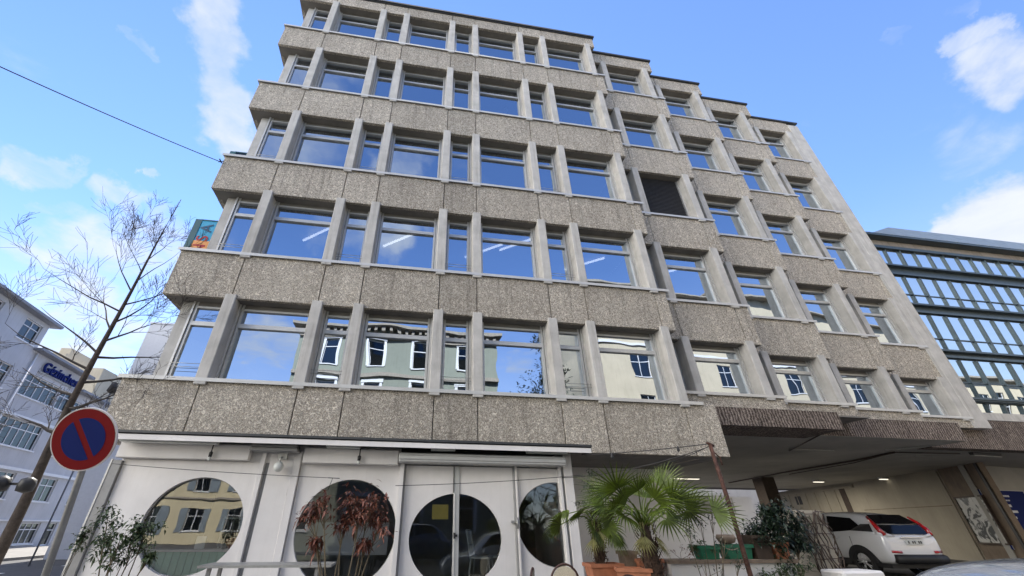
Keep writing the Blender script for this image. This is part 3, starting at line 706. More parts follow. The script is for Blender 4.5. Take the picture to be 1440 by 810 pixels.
# double door
dr = MB(); holed_panel(dr, .072, 1.085, .14, 2.64, *C3, YS+.05, YS+.11)
d1 = dr.build('entrance_door', M['shopwhite'], off)
dr = MB(); holed_panel(dr, 1.205, 2.358, .14, 2.64, *C3, YS+.05, YS+.11)
d2 = dr.build('entrance_door', M['shopwhite'], off)
for d_, x0, x1 in ((d1, .2, 1.085), (d2, 1.205, 2.12)):
    g = MB(); pts = [(min(max(x, x0), x1), z) for x, z in ell(C3[0], C3[1], C3[2]+.01, C3[3]+.01, 64)]
    pts2 = []
    for p in pts:
        if not pts2 or abs(p[0]-pts2[-1][0])+abs(p[1]-pts2[-1][1]) > 1e-5: pts2.append(p)
    g.add([(x, YS+.09, z) for x, z in pts2], [tuple(range(len(pts2)))]); g.build('pane', M['shopglass_dark'], d_)
g = MB(); g.box(1.087, 1.203, YS+.02, YS+.12, .14, 2.64); g.box(1.10, 1.125, YS+.005, YS+.02, .14, 2.12); g.build('door_stile', M['alu'], off, bevel=.004)
g = MB(); g.box(1.13, 1.17, YS-.03, YS+.02, 1.36, 1.40); g.box(1.09, 1.13, YS-.04, YS-.0, 1.33, 1.43); g.build('handle', M['black'], d1)
g = MB(); g.box(2.28, 2.41, YS-.05, YS+.03, 1.60, 1.64); g.tube([(2.39, YS-.06, 1.70), (2.39, YS-.06, 1.50)], .02, 6); g.build('handle', M['metalgrey'], d2)
g = MB(); g.box(1.075, 1.085, YS+.0, YS+.05, 2.14, 2.63); g.build('door_joint', M['black'], off)
# panel right of the door with the fourth round window
s = MB(); holed_panel(s, 2.442, 3.378, .14, 2.64, *C4, YS+.06, YS+.14); s.build('shopfront_wall', M['shopwhite'], off)
# shutter box, shade boxes and the long canopy
s = MB(); s.box(-.10, 3.47, YS-.32, YS+.14, 2.66, 2.84); s.box(-.10, 3.47, YS-.34, YS-.30, 2.70, 2.80); s.build('shutter_box', M['alu'], off, bevel=.02)
s = MB(); s.box(-5.40, -3.03, YS-.16, YS, 2.64, 2.92); s.build('shade_box', M['shopwhite'], off, bevel=.01)
s = MB(); s.box(-2.0, -.11, YS-.16, YS, 2.62, 2.90); s.build('shade_box', M['shopwhite'], off, bevel=.01)
s = MB(); s.box(-3.0, -2.1, YS-.34, YS+.0, 2.80, 2.86); s.box(-2.98, -2.12, YS-.33, YS-.01, 2.865, 2.92, 0); s.build('shade_box', M['shopgrey'], off, bevel=.01)
s = MB(); s.box(-5.42, 3.98, -.42, .158, 2.965, 3.005, 1); s.box(-5.42, 3.98, -.44, -.421, 2.90, 2.995); s.box(-5.42, 4.0, -.46, -.30, 3.02, 3.065, 2)
s.box(-5.40, 3.96, -.38, .10, 3.006, 3.019, 2); s.box(3.962, 4.0, -.42, .05, 2.92, 3.019, 2)
s.build('canopy', [M['shopwhite'], M['black'], M['coping']], off)
for (x0, x1) in ((-5.3, -3.6), (-1.55, -.9), (.55, 1.05), (2.6, 3.5)):
    s = MB(); s.box(x0, x1, -.30, -.16, 2.885, 2.945); s.build('canopy_lamp', M['whiteplastic'], off)
s = MB(); s.box(-5.47, -5.31, YS-.06, YS+.2, .12, 2.60); s.box(-5.50, -5.471, YS-.07, YS-.02, .12, 2.62, 1); s.build('corner_post', [M['shopgrey'], M['alu']], off)
s = MB(); s.box(-5.47, -5.36, YS+.2, 12, .12, 2.98); s.build('side_wall', M['shopwhite'], off)
# shop interior
s = MB(); s.box(-5.35, 3.6, 5.0, 5.1, .12, 2.98); s.box(3.52, 3.6, .4, 5, .12, 2.98)
s.build('room_wall', M['passceil'], off)
s = MB(); s.box(-5.35, 7.4, .3, 5, .10, .14); s.build('shop_floor', M['wood'], off)
s = MB()     # mint boarded counter under the first round window
for k in range(19): s.box(-5.0+k*.125, -4.885+k*.125, .33, .38, .14, 1.12)
s.box(-5.0, -2.6, .38, .40, .14, 1.12, 1); s.box(-5.0, -2.6, .28, .72, 1.121, 1.155, 2)
tag(s.build('window_bench', [M['mint'], M['black'], M['shopwhite']]), 'mint green boarded bench behind the first round window', 'bench')
s = MB(); s.box(-2.3, -.2, 1.4, 1.5, 1.0, 1.6)
tag(s.build('white_screen', M['whitepaint']), 'white slatted screen standing behind the round window with the dry plant', 'screen')
s = MB(); s.lathe((-3.05, .52, 1.156), [(.10, 0), (.17, .10), (.17, .16), (.14, .17)], 18); tag(s.build('orange_pot', M['terracotta']), 'round orange pot on the mint bench by the window', 'pot')
s = MB(); s.box(-3.72, -3.55, .42, .44, 1.157, 1.36); tag(s.build('menu_card', M['whitepaint']), 'small white card standing on the mint bench', 'card')
s = MB(); s.box(.66, .99, YS+.098, YS+.102, 1.66, 1.92); tag(s.build('yellow_notice', M['yellow']), 'yellow paper notice taped inside the left door leaf', 'notice')
s = MB(); s.box(3.08, 3.36, .34, .36, 1.55, 2.0); tag(s.build('menu_board', M['passwall']), 'beige menu board leaning inside the round window beside the palm', 'sign')
def cafe_chair(x, y, rz, z, lab):
    t = thing('cafe_chair', (x, y, z), lab, 'chair', 'white chairs inside the cafe', rz)
    b = MB(); b.box(-.21, .21, -.21, .21, .43, .47); b.build('seat', M['whiteplastic'], t, world=False, bevel=.01)
    for sx, sy in ((-1, -1), (1, -1), (-1, 1), (1, 1)):
        b = MB(); b.tube([(sx*.18, sy*.18, .43), (sx*.23, sy*.23, 0)], .016, 6); b.build('leg', M['whiteplastic'], t, world=False)
    b = MB()
    for sx in (-1, 1): b.tube([(sx*.19, .19, .46), (sx*.20, .27, .92)], .017, 6)
    b.tube([(-.20, .27, .92), (.20, .27, .92)], .02, 6); b.tube([(-.195, .23, .68), (.195, .23, .68)], .014, 6)
    for k in (-.1, 0, .1): b.tube([(k, .21, .47), (k, .27, .92)], .008, 5)
    b.build('backrest', M['whiteplastic'], t, world=False)
    return t
cafe_chair(1.72, .50, 1.2, .55, 'white chair standing behind the glass of the entrance door')
cafe_chair(2.12, .80, -1.9, .55, 'white chair turned the other way behind the door glass')
cafe_chair(-3.3, 1.05, .5, .75, 'white chair behind the mint bench beside the orange pot')
cafe_chair(-2.95, 1.5, 2.2, .75, 'white chair at the right edge of the first round window')
s = MB(); s.box(1.5, 2.6, .4, 1.7, .14, .55); tag(s.build('indoor_platform', M['darkwood']), 'dark low platform inside the cafe under two white chairs', 'platform')
s = MB(); s.box(-3.8, -2.5, .95, 1.9, .14, .75); tag(s.build('indoor_platform', M['darkwood']), 'dark low platform behind the mint bench', 'platform')
# wall lamps
def globe_lamp(x, z, lab):
    t = thing('wall_lamp', (x, YS-.02, z), lab, 'lamp')
    b = MB(); b.box(-.09, .09, -.06, .02, .06, .20); b.tube([(0, -.05, .1), (0, -.14, .08), (0, -.16, .0)], .02, 6); b.build('bracket', M['alu'], t, world=False)
    b = MB(); b.lathe((0, -.16, -.09), [(.0, -.095), (.05, -.08), (.085, -.045), (.095, 0), (.085, .045), (.05, .08), (.0, .095)], 18, caps=False); b.build('globe', M['whiteplastic'], t, world=False)
globe_lamp(-2.42, 2.62, 'round white globe lamp on the pilaster between the first two round windows')
for (px, py, lab) in ((298, 633, 'small clear bulb lamp hanging above the first round window'), (506, 638, 'small clear bulb lamp hanging above the dry red plant')):
    p = at(px, py, -.12); t = thing('spot_lamp', (p.x, p.y, 2.62), lab, 'lamp', 'bulb lamps under the canopy')
    b = MB(); b.tube([(0, .0, .28), (0, 0, .10)], .012, 6); b.lathe((0, 0, .05), [(.03, 0), (.035, .08), (.02, .10)], 10); b.build('socket', M['black'], t, world=False)
    b = MB(); b.lathe((0, 0, -.02), [(.0, 0), (.025, .01), (.035, .04), (.028, .07)], 12); b.build('bulb', M['whiteplastic'], t, world=False)

# signs standing on the side ledge
def ledge_sign(z0, z1, x0, x1, y, name, lab, mats):
    t = thing(name, ((x0+x1)/2, y, z0), lab, 'sign'); e = .035
    b = MB(); b.box(x0, x1, y+.0, y+.02, z0+e, z1-e)
    b.box(x0, x1, y-.015, y+.10, z0, z0+e, 1); b.box(x0, x1, y-.015, y+.10, z1-e, z1, 1); b.box(x0, x0+e, y-.015, y+.10, z0+e, z1-e, 1); b.box(x1-e, x1, y-.015, y+.10, z0+e, z1-e, 1)
    b.box(x0-.14, x0-.002, y-.005, y+.10, z0, z1, 1)
    b.build('panel', mats, t); return t
M['lb'] = pbr('sign_light_blue', (.03, .33, .55), .4, var=.05); M['or'] = pbr('sign_orange', (.75, .32, .09), .4, var=.05)
M['tealf'] = pbr('sign_teal_case', (.02, .09, .11), .4); M['sred'] = pbr('letter_red', (.38, .02, .03), .5); M['sblue'] = pbr('letter_dark_blue', (.01, .06, .14), .5)
t = ledge_sign(7.68, 8.93, -6.18, -5.70, .60, 'hanging_sign', 'upright blue and orange sign reading NSA on the corner ledge', [M['lb'], M['tealf']])
b = MB(); b.box(-6.145, -5.735, .594, .598, 7.715, 8.20); b.build('orange_field', M['or'], t)
for ch, z, mt in (('N', 7.93, 'sred'), ('S', 8.28, 'sred'), ('A', 8.64, 'sblue')):
    mw = Matrix.Translation((-5.94, .590, z)) @ Matrix.Rotation(R(90), 4, 'Y').inverted() @ Matrix.Rotation(R(90), 4, 'X')
    text_mesh('letter', ch, .42, M[mt], t, mw, .002)
t = ledge_sign(11.02, 11.75, -6.10, -5.72, .60, 'ledge_box', 'dark framed pale box on the corner ledge above the blue sign', [M['farglass'], M['tealf']])
b = MB(); b.box(-6.06, -5.76, .63, .70, 11.06, 11.71); b.build('back_panel', M['whitepaint'], t)

# ------------------------------------------------------------------ glass office building on the right
gb = thing('glass_building', (32, 3.6, 0), 'modern building with dark steel bands and rows of tilted blue glass beyond the concrete bays', 'building')
GX0, GX1, GY = 20.99, 47.0, 3.6
rows = [(12.42, 13.42, None), (10.28, 11.78, 10.84), (8.05, 9.74, 8.62), (6.02, 7.62, 6.66), (5.33, 5.80, None)]
s = MB(); s.box(GX0, GX1, GY+.5, 24, 4.2, 14.3)
s.build('wall', M['inside'], gb)
s = MB(); s.box(GX0, GX1, GY-.02, GY+.5, 13.62, 13.98); s.build('wall_band', M['conc'], gb)
s = MB()
s.box(GX0, GX1, GY-.12, GY+.5, 13.44, 13.60, 0)
for z0, z1 in ((11.80, 12.40), (9.76, 10.26), (7.64, 8.03), (5.82, 6.0)):
    s.box(GX0, GX1, GY-.02, GY+.5, z0, z1); s.box(GX0, GX1, GY-.16, GY-.021, z0+.03, z0+.13); s.box(GX0, GX1, GY-.22, GY-.021, z1-.10, z1-.02)
s.build('steel_band', M['teal'], gb)
s = MB(); s.box(GX0, GX1, GY-.45, GY+.5, 5.03, 5.31); s.build('window_ledge', M['fin'], gb)
for z0, z1, zb in rows:
    lean = .14 if zb else .08
    k = 0; x = GX0+.05
    def yo(z): return GY+.10-lean*(z-z0)/(z1-z0)
    while x < GX1-1:
        if k % 2 == 0: fr = MB(); gl = MB()
        wide = (k % 2 == 1); mw_ = .085 if wide else .038
        for (a, c) in ((x, x+mw_),):
            fr.add([(a, yo(z0)-.07, z0), (c, yo(z0)-.07, z0), (c, yo(z1)-.07, z1), (a, yo(z1)-.07, z1), (a, yo(z0)+.06, z0), (c, yo(z0)+.06, z0), (c, yo(z1)+.06, z1), (a, yo(z1)+.06, z1)],
                   [(0, 1, 2, 3), (1, 5, 6, 2), (4, 0, 3, 7), (5, 4, 7, 6)])
        a, c = x+mw_, x+mw_+.80
        j = random.uniform(-.006, .006); j2 = random.uniform(-.006, .006)
        segs = [(z0, z1)] if not zb else [(z0, zb-.02), (zb+.02, z1)]
        for (q0, q1) in segs: gl.quad((a, yo(q0)+j, q0), (c, yo(q0)-j, q0), (c, yo(q1)-j+j2, q1), (a, yo(q1)+j+j2, q1))
        fr.box(a-.01, c+.01, yo(z0)-.03, yo(z0)+.03, z0, z0+.035)
        if zb: fr.box(a, c, yo(zb)-.04, yo(zb)+.03, zb-.022, zb+.022)
        x = c; k += 1
        if k % 2 == 0: fw_ = fr.build('window', M['teal'], gb); gl.build('pane', M['cwglass'], fw_)
s = MB(); s.add([(GX0, GY-.40, 13.99), (GX1, GY-.40, 13.99), (GX1, GY-.40, 14.10), (GX0, GY-.40, 14.10), (GX0, GY+.0, 13.985), (GX1, GY+.0, 13.985)], [(0, 1, 2, 3), (4, 5, 1, 0)])
s.build('eave', M['teal'], gb)
s = MB()
s.add([(GX0, GY-.41, 14.105), (GX1, GY-.41, 14.105), (GX1, GY+1.3, 15.45), (GX0, GY+1.3, 15.45), (GX0, 12, 15.5), (GX1, 12, 15.5)], [(0, 1, 2, 3), (3, 2, 5, 4)])
s.add([(23.8, GY+.9, 15.2), (28.2, GY+2.2, 17.35), (60, GY+2.2, 17.35), (60, GY+.9, 15.2), (60, 20, 17.4), (28.2, 20, 17.4), (23.8, 20, 15.2)], [(0, 3, 2, 1), (1, 2, 4, 5), (0, 1, 5, 6)])
for k in range(39): s.tube([(GX0+.3+k*.66, GY-.38, 14.14), (GX0+.3+k*.66, GY+1.28, 15.455)], .018, 4)
s.build('roof', M['slate'], gb)

# ------------------------------------------------------------------ grey-lilac buildings across the side street
def facade_building(name, loc, rz, lab, segs, wins, wall, trim, depth=12, eave=.45, bars=2, glassm='farglass', group=None):
    """segs: (s0,s1,height); wins: (s0,s1,z0,z1); local x runs along the facade, outward is -y"""
    t = thing(name, loc, lab, 'building', group, rz)
    for (a, c, h) in segs:
        ws = sorted([w for w in wins if w[0] >= a-.01 and w[1] <= c+.01])
        xs = sorted(set([a, c]+[v for w in ws for v in w[:2]]))
        b = MB()
        for i in range(len(xs)-1):
            x0, x1 = xs[i], xs[i+1]; mid = (x0+x1)/2
            col_ = sorted([(w[2], w[3]) for w in ws if w[0] < mid < w[1]]); z = 0
            for (q0, q1) in col_:
                if q0 > z: b.box(x0, x1, 0, .3, z, q0)
                z = q1
            b.box(x0, x1, 0, .3, z, h)
        b.box(a, c, .31, depth, 0, h)
        b.build('wall', M[wall], t, world=False)
        r_ = MB(); r_.box(a-eave*.6, c+eave, -eave, depth, h, h+.16); r_.box(a-eave*.6, c+eave, -eave-.08, -eave+.001, h+.03, h+.2); r_.build('roof', M[trim], t, world=False)
    for (a, c, z0, z1) in wins:
        f = MB(); e = .055; n = max(1, round((c-a)/.75)); zt = z0+(z1-z0)*.68
        f.box(a, c, .10, .16, z0, z0+e); f.box(a, c, .10, .16, z1-e, z1); f.box(a, c, .10, .16, zt-e/2, zt+e/2)
        for k in range(n+1):
            xx = a+(c-a-e)*k/n; f.box(xx, xx+e, .098, .162, z0, z1)
        f.box(a-.1, c+.1, -.07, .1, z0-.08, z0-.001)
        w_ = f.build('window', M['whitepaint'], t, world=False)
        g = MB(); g.quad((a, .14, z0), (c, .14, z0), (c, .14, z1), (a, .14, z1)); g.build('pane', M[glassm], w_, world=False)
        k_ = MB(); k_.box(a, c, .28, .3, z0, z1); 
    return t
AZ = R(-6); rzL = math.atan2(math.cos(AZ), math.sin(AZ))
LB = (-26.5, 30.0, 0.0)
t = facade_building('street_building', LB, rzL, 'tall lilac-grey rendered building with overhanging eave at the left edge', [(-34, -9.35, 13.55)],
    [(-11.45, -9.85, 11.9, 13.25), (-17.5, -13.5, 11.9, 13.25), (-14.5, -10.3, 8.9, 10.3), (-15.0, -11.0, 5.95, 7.5), (-15, -11, 2.9, 4.5), (-21, -17, 8.9, 10.3), (-21, -17, 5.9, 7.5)], 'lilac', 'lilac_dk')
t2 = facade_building('street_building', (LB[0], LB[1], 0), rzL, 'lower lilac-grey building with blue lettering under its roof edge behind the bare tree', [(-9.34, -3.3, 11.70), (-3.29, 3.0, 10.55), (3.01, 12, 9.0)],
    [(-8.8, -5.1, 8.95, 10.35), (-4.9, -3.5, 8.95, 10.3), (-2.9, .8, 8.95, 9.95), (-8.9, -4.7, 5.95, 7.55), (-2.5, .6, 5.95, 7.55), (2.0, 2.9, 5.95, 7.5), (3.4, 6, 5.95, 7.5), (-8.6, -5.0, 2.95, 4.5), (-2.15, -.35, 2.95, 4.5), (2.0, 2.95, 2.9, 4.45), (4.1, 5.6, 2.9, 4.45), (-7.5, -4.5, .35, 1.9), (-2.0, .1, .3, 1.6), (1.1, 2.1, .14, 1.6), (3.1, 7.0, .3, 2.3)], 'lilac', 'lilac_dk')
s = MB()
for (z0, z1) in ((7.62, 7.80), (4.62, 4.80), (1.7, 1.78)): s.box(-9.3, 12, -.12, -.001, z0, z1)
s.build('cornice', M['whitepaint'], t2, world=False)
s = MB(); s.tube([(-9.15, -.1, 0), (-9.15, -.1, 11.6)], .06, 6); s.build('downpipe', M['whitepaint'], t2, world=False)
mw = Matrix.Translation(LB) @ Matrix.Rotation(rzL, 4, 'Z') @ Matrix.Translation((-6.05, -.16, 11.02)) @ Matrix.Rotation(R(90), 4, 'X')
text_mesh('lettering', 'Gézinches', .95, M['signblue'], t2, mw, .06, 1.02, 1.02)
s = MB(); s.box(-8.2, -3.9, -.10, -.06, 10.62, 10.68); s.build('letter_rail', M['metalgrey'], t2, world=False)
s = MB(); s.box(3.1, 8.5, -.25, -.003, 1.95, 2.75); s.build('awning_box', M['whitepaint'], t2, world=False)
# blank white gable and far tower
b = MB(); x0 = at(178, 530, 18).x; b.box(x0, x0+9, 18, 34, 0, 13.1); b.box(x0-.05, x0+9, 17.95, 34, 13.1, 13.2)
tag(b.build('blank_building', M['whitepaint']), 'blank pale building rising behind the corner and the bare branches', 'building')
b = MB(); p, q = at(64, 500, 60), at(92, 500, 60)
b.box(p.x, q.x, 60, 66, 0, 25.0); b.box(p.x+.8, q.x-.4, 61, 66, 25, 26.2); b.box(q.x+.1, q.x+6, 60.5, 66, 0, 23)
b.box(p.x-.2, q.x+.2, 59.7, 60, 23.8, 24.2)
tag(b.build('far_tower', M['cream']), 'small beige rooftop tower beyond the lettering building', 'building')

# ------------------------------------------------------------------ buildings and tree across the street, seen in the window glass
W_ = []
for zz in (1.2, 4.6, 8.0, 11.0):
    for k in range(4): W_.append((1.9+k*3.1, 2.9+k*3.1, zz, zz+1.75))
t = facade_building('sage_building', (6.2, -17.0, 0), math.pi, 'sage green rendered house with stone roof edge opposite the concrete building', [(0, 14.2, 13.6)], W_, 'sage', 'stone', eave=.5)
b = MB()
for k in range(28): b.box(.1+k*.5, .3+k*.5, -.42, -.001, 13.30, 13.58)
b.box(0, 14.2, -.16, -.002, 12.9, 13.02); b.box(0, 14.2, -.18, -.002, 10.15, 10.4)
b.build('cornice', M['stone'], t, world=False)
for (a, c, z0, z1) in W_:
    b = MB(); b.box(a-.16, a-.001, -.06, -.001, z0, z1+.15); b.box(c+.001, c+.16, -.06, -.001, z0, z1+.15); b.box(a-.2, c+.2, -.09, -.061, z1+.05, z1+.25); b.build('window_surround', M['whitepaint'], t, world=False)
W2 = []
for zz in (1.2, 4.6, 8.2, 11.6, 15.0):
    for k in range(23):
        a = 1.2+k*4.1
        if zz > 8.5 and a < 54: continue
        if a < 55.5 < a+1.6 or a < 82 < a+1.6: continue
        W2.append((a, a+1.5, zz, zz+1.9))
t = facade_building('cream_building', (110, -17.5, 0), math.pi, 'tall sunlit cream building opposite the stepped bays', [(0, 55.5, 11.6), (55.51, 82, 20.7), (82.01, 95.5, 19.3)], W2, 'cream', 'stone', eave=.6)
b = MB(); b.box(55.6, 95.5, -.12, -.002, 14.1, 14.3); b.box(0, 95.5, -.12, -.002, 3.9, 4.2); b.build('cornice', M['whitepaint'], t, world=False)

W3 = [(2+k*3.6, 3.3+k*3.6, zz, zz+2.0) for zz in (.9, 4.4, 7.8) for k in range(10)]
t = facade_building('old_town_house', (-6, -38.0, 0), math.pi, 'pale yellow town house with tall windows far across the junction', [(0, 38, 12.2)], W3, 'oldyellow', 'stone', eave=.6)
for (a, c, z0, z1) in W3:
    b = MB(); b.box(a-.62, a-.03, -.07, -.001, z0, z1); b.box(c+.03, c+.62, -.07, -.001, z0, z1); b.build('shutter', M['slate'], t, world=False)
b = MB()
for z in (3.6, 7.1, 10.6): b.box(0, 38, -.12, -.002, z, z+.16)
b.build('cornice', M['stone'], t, world=False)

for (px, py, Y, w_, h_, mt, nm, lab, ct) in ((711, 156, .62, .16, .22, 'whitepaint', 'desk_lamp', 'small white lamp behind a fourth floor window near the middle', 'lamp'),
        (803, 168, .62, .28, .36, 'black', 'black_box', 'dark box standing behind the fourth floor window at the end of the flat front', 'box'),
        (789, 171, .62, .09, .14, 'whitepaint', 'white_cup', 'white cup on the sill left of the dark box on the fourth floor', 'cup'),
        (821, 173, .62, .10, .16, 'whitepaint', 'white_cup', 'white cup on the sill right of the dark box on the fourth floor', 'cup')):
    q = at(px, py, Y); b = MB()
    if nm == 'black_box': b.box(q.x-w_/2, q.x+w_/2, Y-.1, Y+.1, q.z-h_/2, q.z+h_/2); b.box(q.x-w_/2+.03, q.x+w_/2-.03, Y-.11, Y-.101, q.z-h_/2+.05, q.z+h_/2-.03)
    else: b.lathe((q.x, Y, q.z-h_/2), [(w_*.32, 0), (w_*.36, h_*.05), (w_*.5, h_*.55), (w_*.45, h_), (w_*.4, h_), (w_*.42, h_*.6)], 14)
    tag(b.build(nm, M[mt]), lab, ct)
# ------------------------------------------------------------------ trees
def branch(mb, p, d, r, L, depth, rnd, up=.25, spread=.5, tips=None, n=5, segs=4, minr=.004):
    pts = [p]; rad = [r]; q = Vector(p); dd = Vector(d).normalized()
    kids = []
    for i in range(segs):
        dd = (dd+Vector((rnd.gauss(0, .10), rnd.gauss(0, .10), rnd.gauss(0, .07)+up*.10))).normalized()
        q = q+dd*(L/segs); pts.append(q.copy()); rr = max(minr, r*(1-(i+1)/segs*.88)); rad.append(rr)
        if depth > 0:
            for _ in range(2 if depth <= 2 else 1):
                if rnd.random() < .62 and i >= 0: kids.append((q.copy(), dd.copy(), rr, i))
    mb.tube(pts, rad, n if r > .02 else 3, caps=False)
    if tips is not None: tips.append((pts[-1], dd.copy()))
    for (kp, kd, kr, i) in kids:
        a = rnd.uniform(0, 2*math.pi); perp = kd.orthogonal().normalized(); perp.rotate(Matrix.Rotation(a, 3, kd))
        nd = (kd*(1-spread*.3)+perp*rnd.uniform(spread*.8, spread*1.5)+Vector((0, 0, up*.4))).normalized()
        branch(mb, kp, nd, max(minr, kr*.55), L*rnd.uniform(.42, .68), depth-1, rnd, up, spread, tips, n, segs, minr)
rnd = random.Random(12)
pb_ = at(30, 700, 1.0); tx = pb_.x+.05
t = thing('bare_tree', (tx, 1.0, 0), 'leafless street tree with a slender trunk left of the concrete building', 'tree')
tr = MB(); pts = []; rad = []
for k in range(17):
    z = k*.62; pts.append((tx+.03*math.sin(z*1.3)+(.0 if z < 6 else (z-6)*.02), 1.0+.04*math.sin(z*.9), z)); rad.append(max(.008, 118e-3*(1-z/10.4)**1.25+.004) if z < 10.3 else .006)
tr.tube(pts, rad, 10); tr.build('trunk', M['bark'], t)
br = MB()
def arm(z, dx, dy, dz, L, dep=3, r=None):
    k = min(int(z/.62), 15); f = z/.62-k; p = Vector(pts[k]).lerp(Vector(pts[k+1]), f)
    r = r or rad[k]*.5
    branch(br, p, (dx, dy, dz), r, L, dep, rnd, .35, .55, segs=5, minr=.0035)
for (z, dx, dy, dz, L) in ((4.6, -1, -.2, .45, 2.0), (5.3, 1, -.1, .35, 1.5), (5.6, -.8, .3, .8, 2.3), (6.1, -.9, -.4, .35, 1.8), (6.3, .9, .3, .5, 1.4), (4.9, .8, .4, .12, 1.6), (4.0, -1, .3, .15, 1.5),
                           (3.7, .9, -.3, .1, 1.5), (4.3, .95, .1, .2, 1.5), (6.7, -.7, .1, .9, 1.9), (7.0, .7, -.2, .7, 1.3), (7.3, -.5, .3, .9, 1.6), (7.7, .4, .3, .9, 1.2), (8.1, -.4, -.3, 1, .9), (8.5, .3, -.2, 1, .7),
                           (3.2, -.9, .2, .3, 1.1), (2.9, .8, .2, .1, .8), (5.0, -1, .1, .6, 2.2), (5.8, 1, .1, .6, 1.5)):
    arm(z, dx, dy, dz, L)
br.build('branches', M['twig'], t)

def leaf(mb, p, d, L, w, droop=.2, mi=0, side=None):
    d = Vector(d).normalized(); sv = side or d.cross(Vector((0, 0, 1)))
    if sv.length < .05: sv = Vector((1, 0, 0))
    sv = sv.normalized()*w*.5; p = Vector(p); n_ = sv.cross(d).normalized()*w*.15
    m1 = p+d*L*.45-Vector((0, 0, droop*L*.15)); e = p+d*L-Vector((0, 0, droop*L))
    mb.add([p, m1-sv+n_, m1, m1+sv+n_, e], [(0, 2, 1), (0, 3, 2), (1, 2, 4), (2, 3, 4)], mi, False)
# conifer-like tree across the street (reflected)
rt = random.Random(5)
t = thing('garden_tree', (10.4, -17.5, 0), 'loose evergreen tree in the gap between the opposite houses', 'tree')
tips = []; tb = MB(); tb.tube([(10.4, -17.5, 0), (10.35, -17.4, 6), (10.5, -17.5, 13.5)], [.28, .18, .05], 8)
for k in range(24):
    z = 3.2+k*.45; a = rt.uniform(0, 6.28); branch(tb, Vector((10.4, -17.5, z)), (math.cos(a), math.sin(a), .25), .05, 3.4*(1-z/18), 2, rt, .1, .6, tips, segs=4)
tb.build('trunk', M['bark'], t)
lf = MB()
for p, d in tips:
    for _ in range(4): leaf(lf, p+Vector((rt.gauss(0, .2), rt.gauss(0, .2), rt.gauss(0, .15))), (d+Vector((rt.gauss(0, .6), rt.gauss(0, .6), rt.gauss(0, .4)))), rt.uniform(.2, .4), .12, .2)
lf.build('crown', M['dkleaf'], t)

# ------------------------------------------------------------------ no parking sign, traffic light, wires
c = at(119, 617, -4.15)
n = Vector((-.05, -.93, -.36)).normalized(); u = Vector((0, 0, 1)).cross(n).normalized(); vv = n.cross(u).normalized()
t = thing('no_parking_sign', ((c-vv*(c.z/vv.z)).x, (c-vv*(c.z/vv.z)).y, 0), 'round red and blue no parking sign on a grey pole at the left', 'road sign')
def sdisc(mb, r, off_, mi, poly=None):
    pts = poly or [(r*math.cos(2*math.pi*k/56), r*math.sin(2*math.pi*k/56)) for k in range(56)]
    vs = [c+u*x+vv*z+n*off_ for x, z in pts]; mb.add(vs, [tuple(range(len(vs)))], mi)
b = MB(); 
rim = [(.30, -.012), (.30, .012)]
vs = []
for off_ in (-.012, .012): vs += [c+u*.316*math.cos(2*math.pi*k/56)+vv*.316*math.sin(2*math.pi*k/56)+n*off_ for k in range(56)]
b.add(vs, [tuple(range(56, 112)), tuple(reversed(range(56)))]+[(k, (k+1) % 56, 56+(k+1) % 56, 56+k) for k in range(56)])
b.build('plate', M['signrim'], t)
b = MB(); sdisc(b, .303, .0145, 0); b.build('red_field', M['signred'], t)
# blue halves either side of the diagonal bar
b = MB(); rb = .212; ang = R(-60); hw = .028
for sgn in (1, -1):
    pts = []; a0 = math.asin(hw/rb)
    for k in range(25): 
        a = a0+(math.pi-2*a0)*k/24; x, y = rb*math.cos(a), rb*math.sin(a)*sgn
        pts.append((x*math.cos(ang)-y*math.sin(ang), x*math.sin(ang)+y*math.cos(ang)))
    if sgn < 0: pts.reverse()
    sdisc(b, 0, .0165, 0, pts)
b.build('blue_field', M['signblue'], t)
b = MB(); top = c-n*.06-vv*.27; k_ = (top.z-.12)/vv.z; base = top-vv*k_*.40-Vector((0, 0, (top.z-.12)*.60))
b.tube([base, top, c-n*.06+vv*.18], .031, 12)
for dz in (-.13, .13): b.tube([c-n*.035+vv*dz-u*.07, c-n*.035+vv*dz+u*.07], .018, 6)
b.build('pole', M['metalgrey'], t)
p = at(12, 682, 0.0)
t = thing('traffic_light', (p.x-.3, 0, 0), 'black traffic light seen from the side at the left edge', 'traffic light')
b = MB(); b.lathe((p.x-.12, -.02, p.z-.12), [(.02, 0), (.12, .03), (.14, .14), (.12, .22), (.03, .27)], 12); b.lathe((p.x+.24, .06, p.z-.12), [(.02, 0), (.12, .03), (.13, .14), (.11, .22), (.03, .26)], 12)
b.box(p.x-.1, p.x+.2, .0, .04, p.z, p.z+.04); b.build('signal_head', M['black'], t)
b = MB(); b.tube([(p.x-.35, 0, 0), (p.x-.35, 0, p.z+.3)], .04, 8); b.tube([(p.x-.35, 0, p.z+.1), (p.x, 0, p.z+.1)], .02, 6); b.build('pole', M['metalgrey'], t)
p = at(152, 556, 14.0)
t = thing('street_lamp', (p.x+.05, 14, 0), 'dark street lamp head just left of the concrete corner', 'lamp')
b = MB(); b.tube([(p.x+.05, 14, 0), (p.x+.05, 14, p.z+.1)], .035, 8); b.build('pole', M['lilac_dk'], t)
b = MB(); b.lathe((p.x+.05, 14, p.z+.1), [(.04, 0), (.2, .12), (.12, .55), (.02, .62)], 10); b.box(p.x+.1, p.x+.6, 13.96, 14.04, p.z+.1, p.z+.16); b.build('lamp_head', M['black'], t)

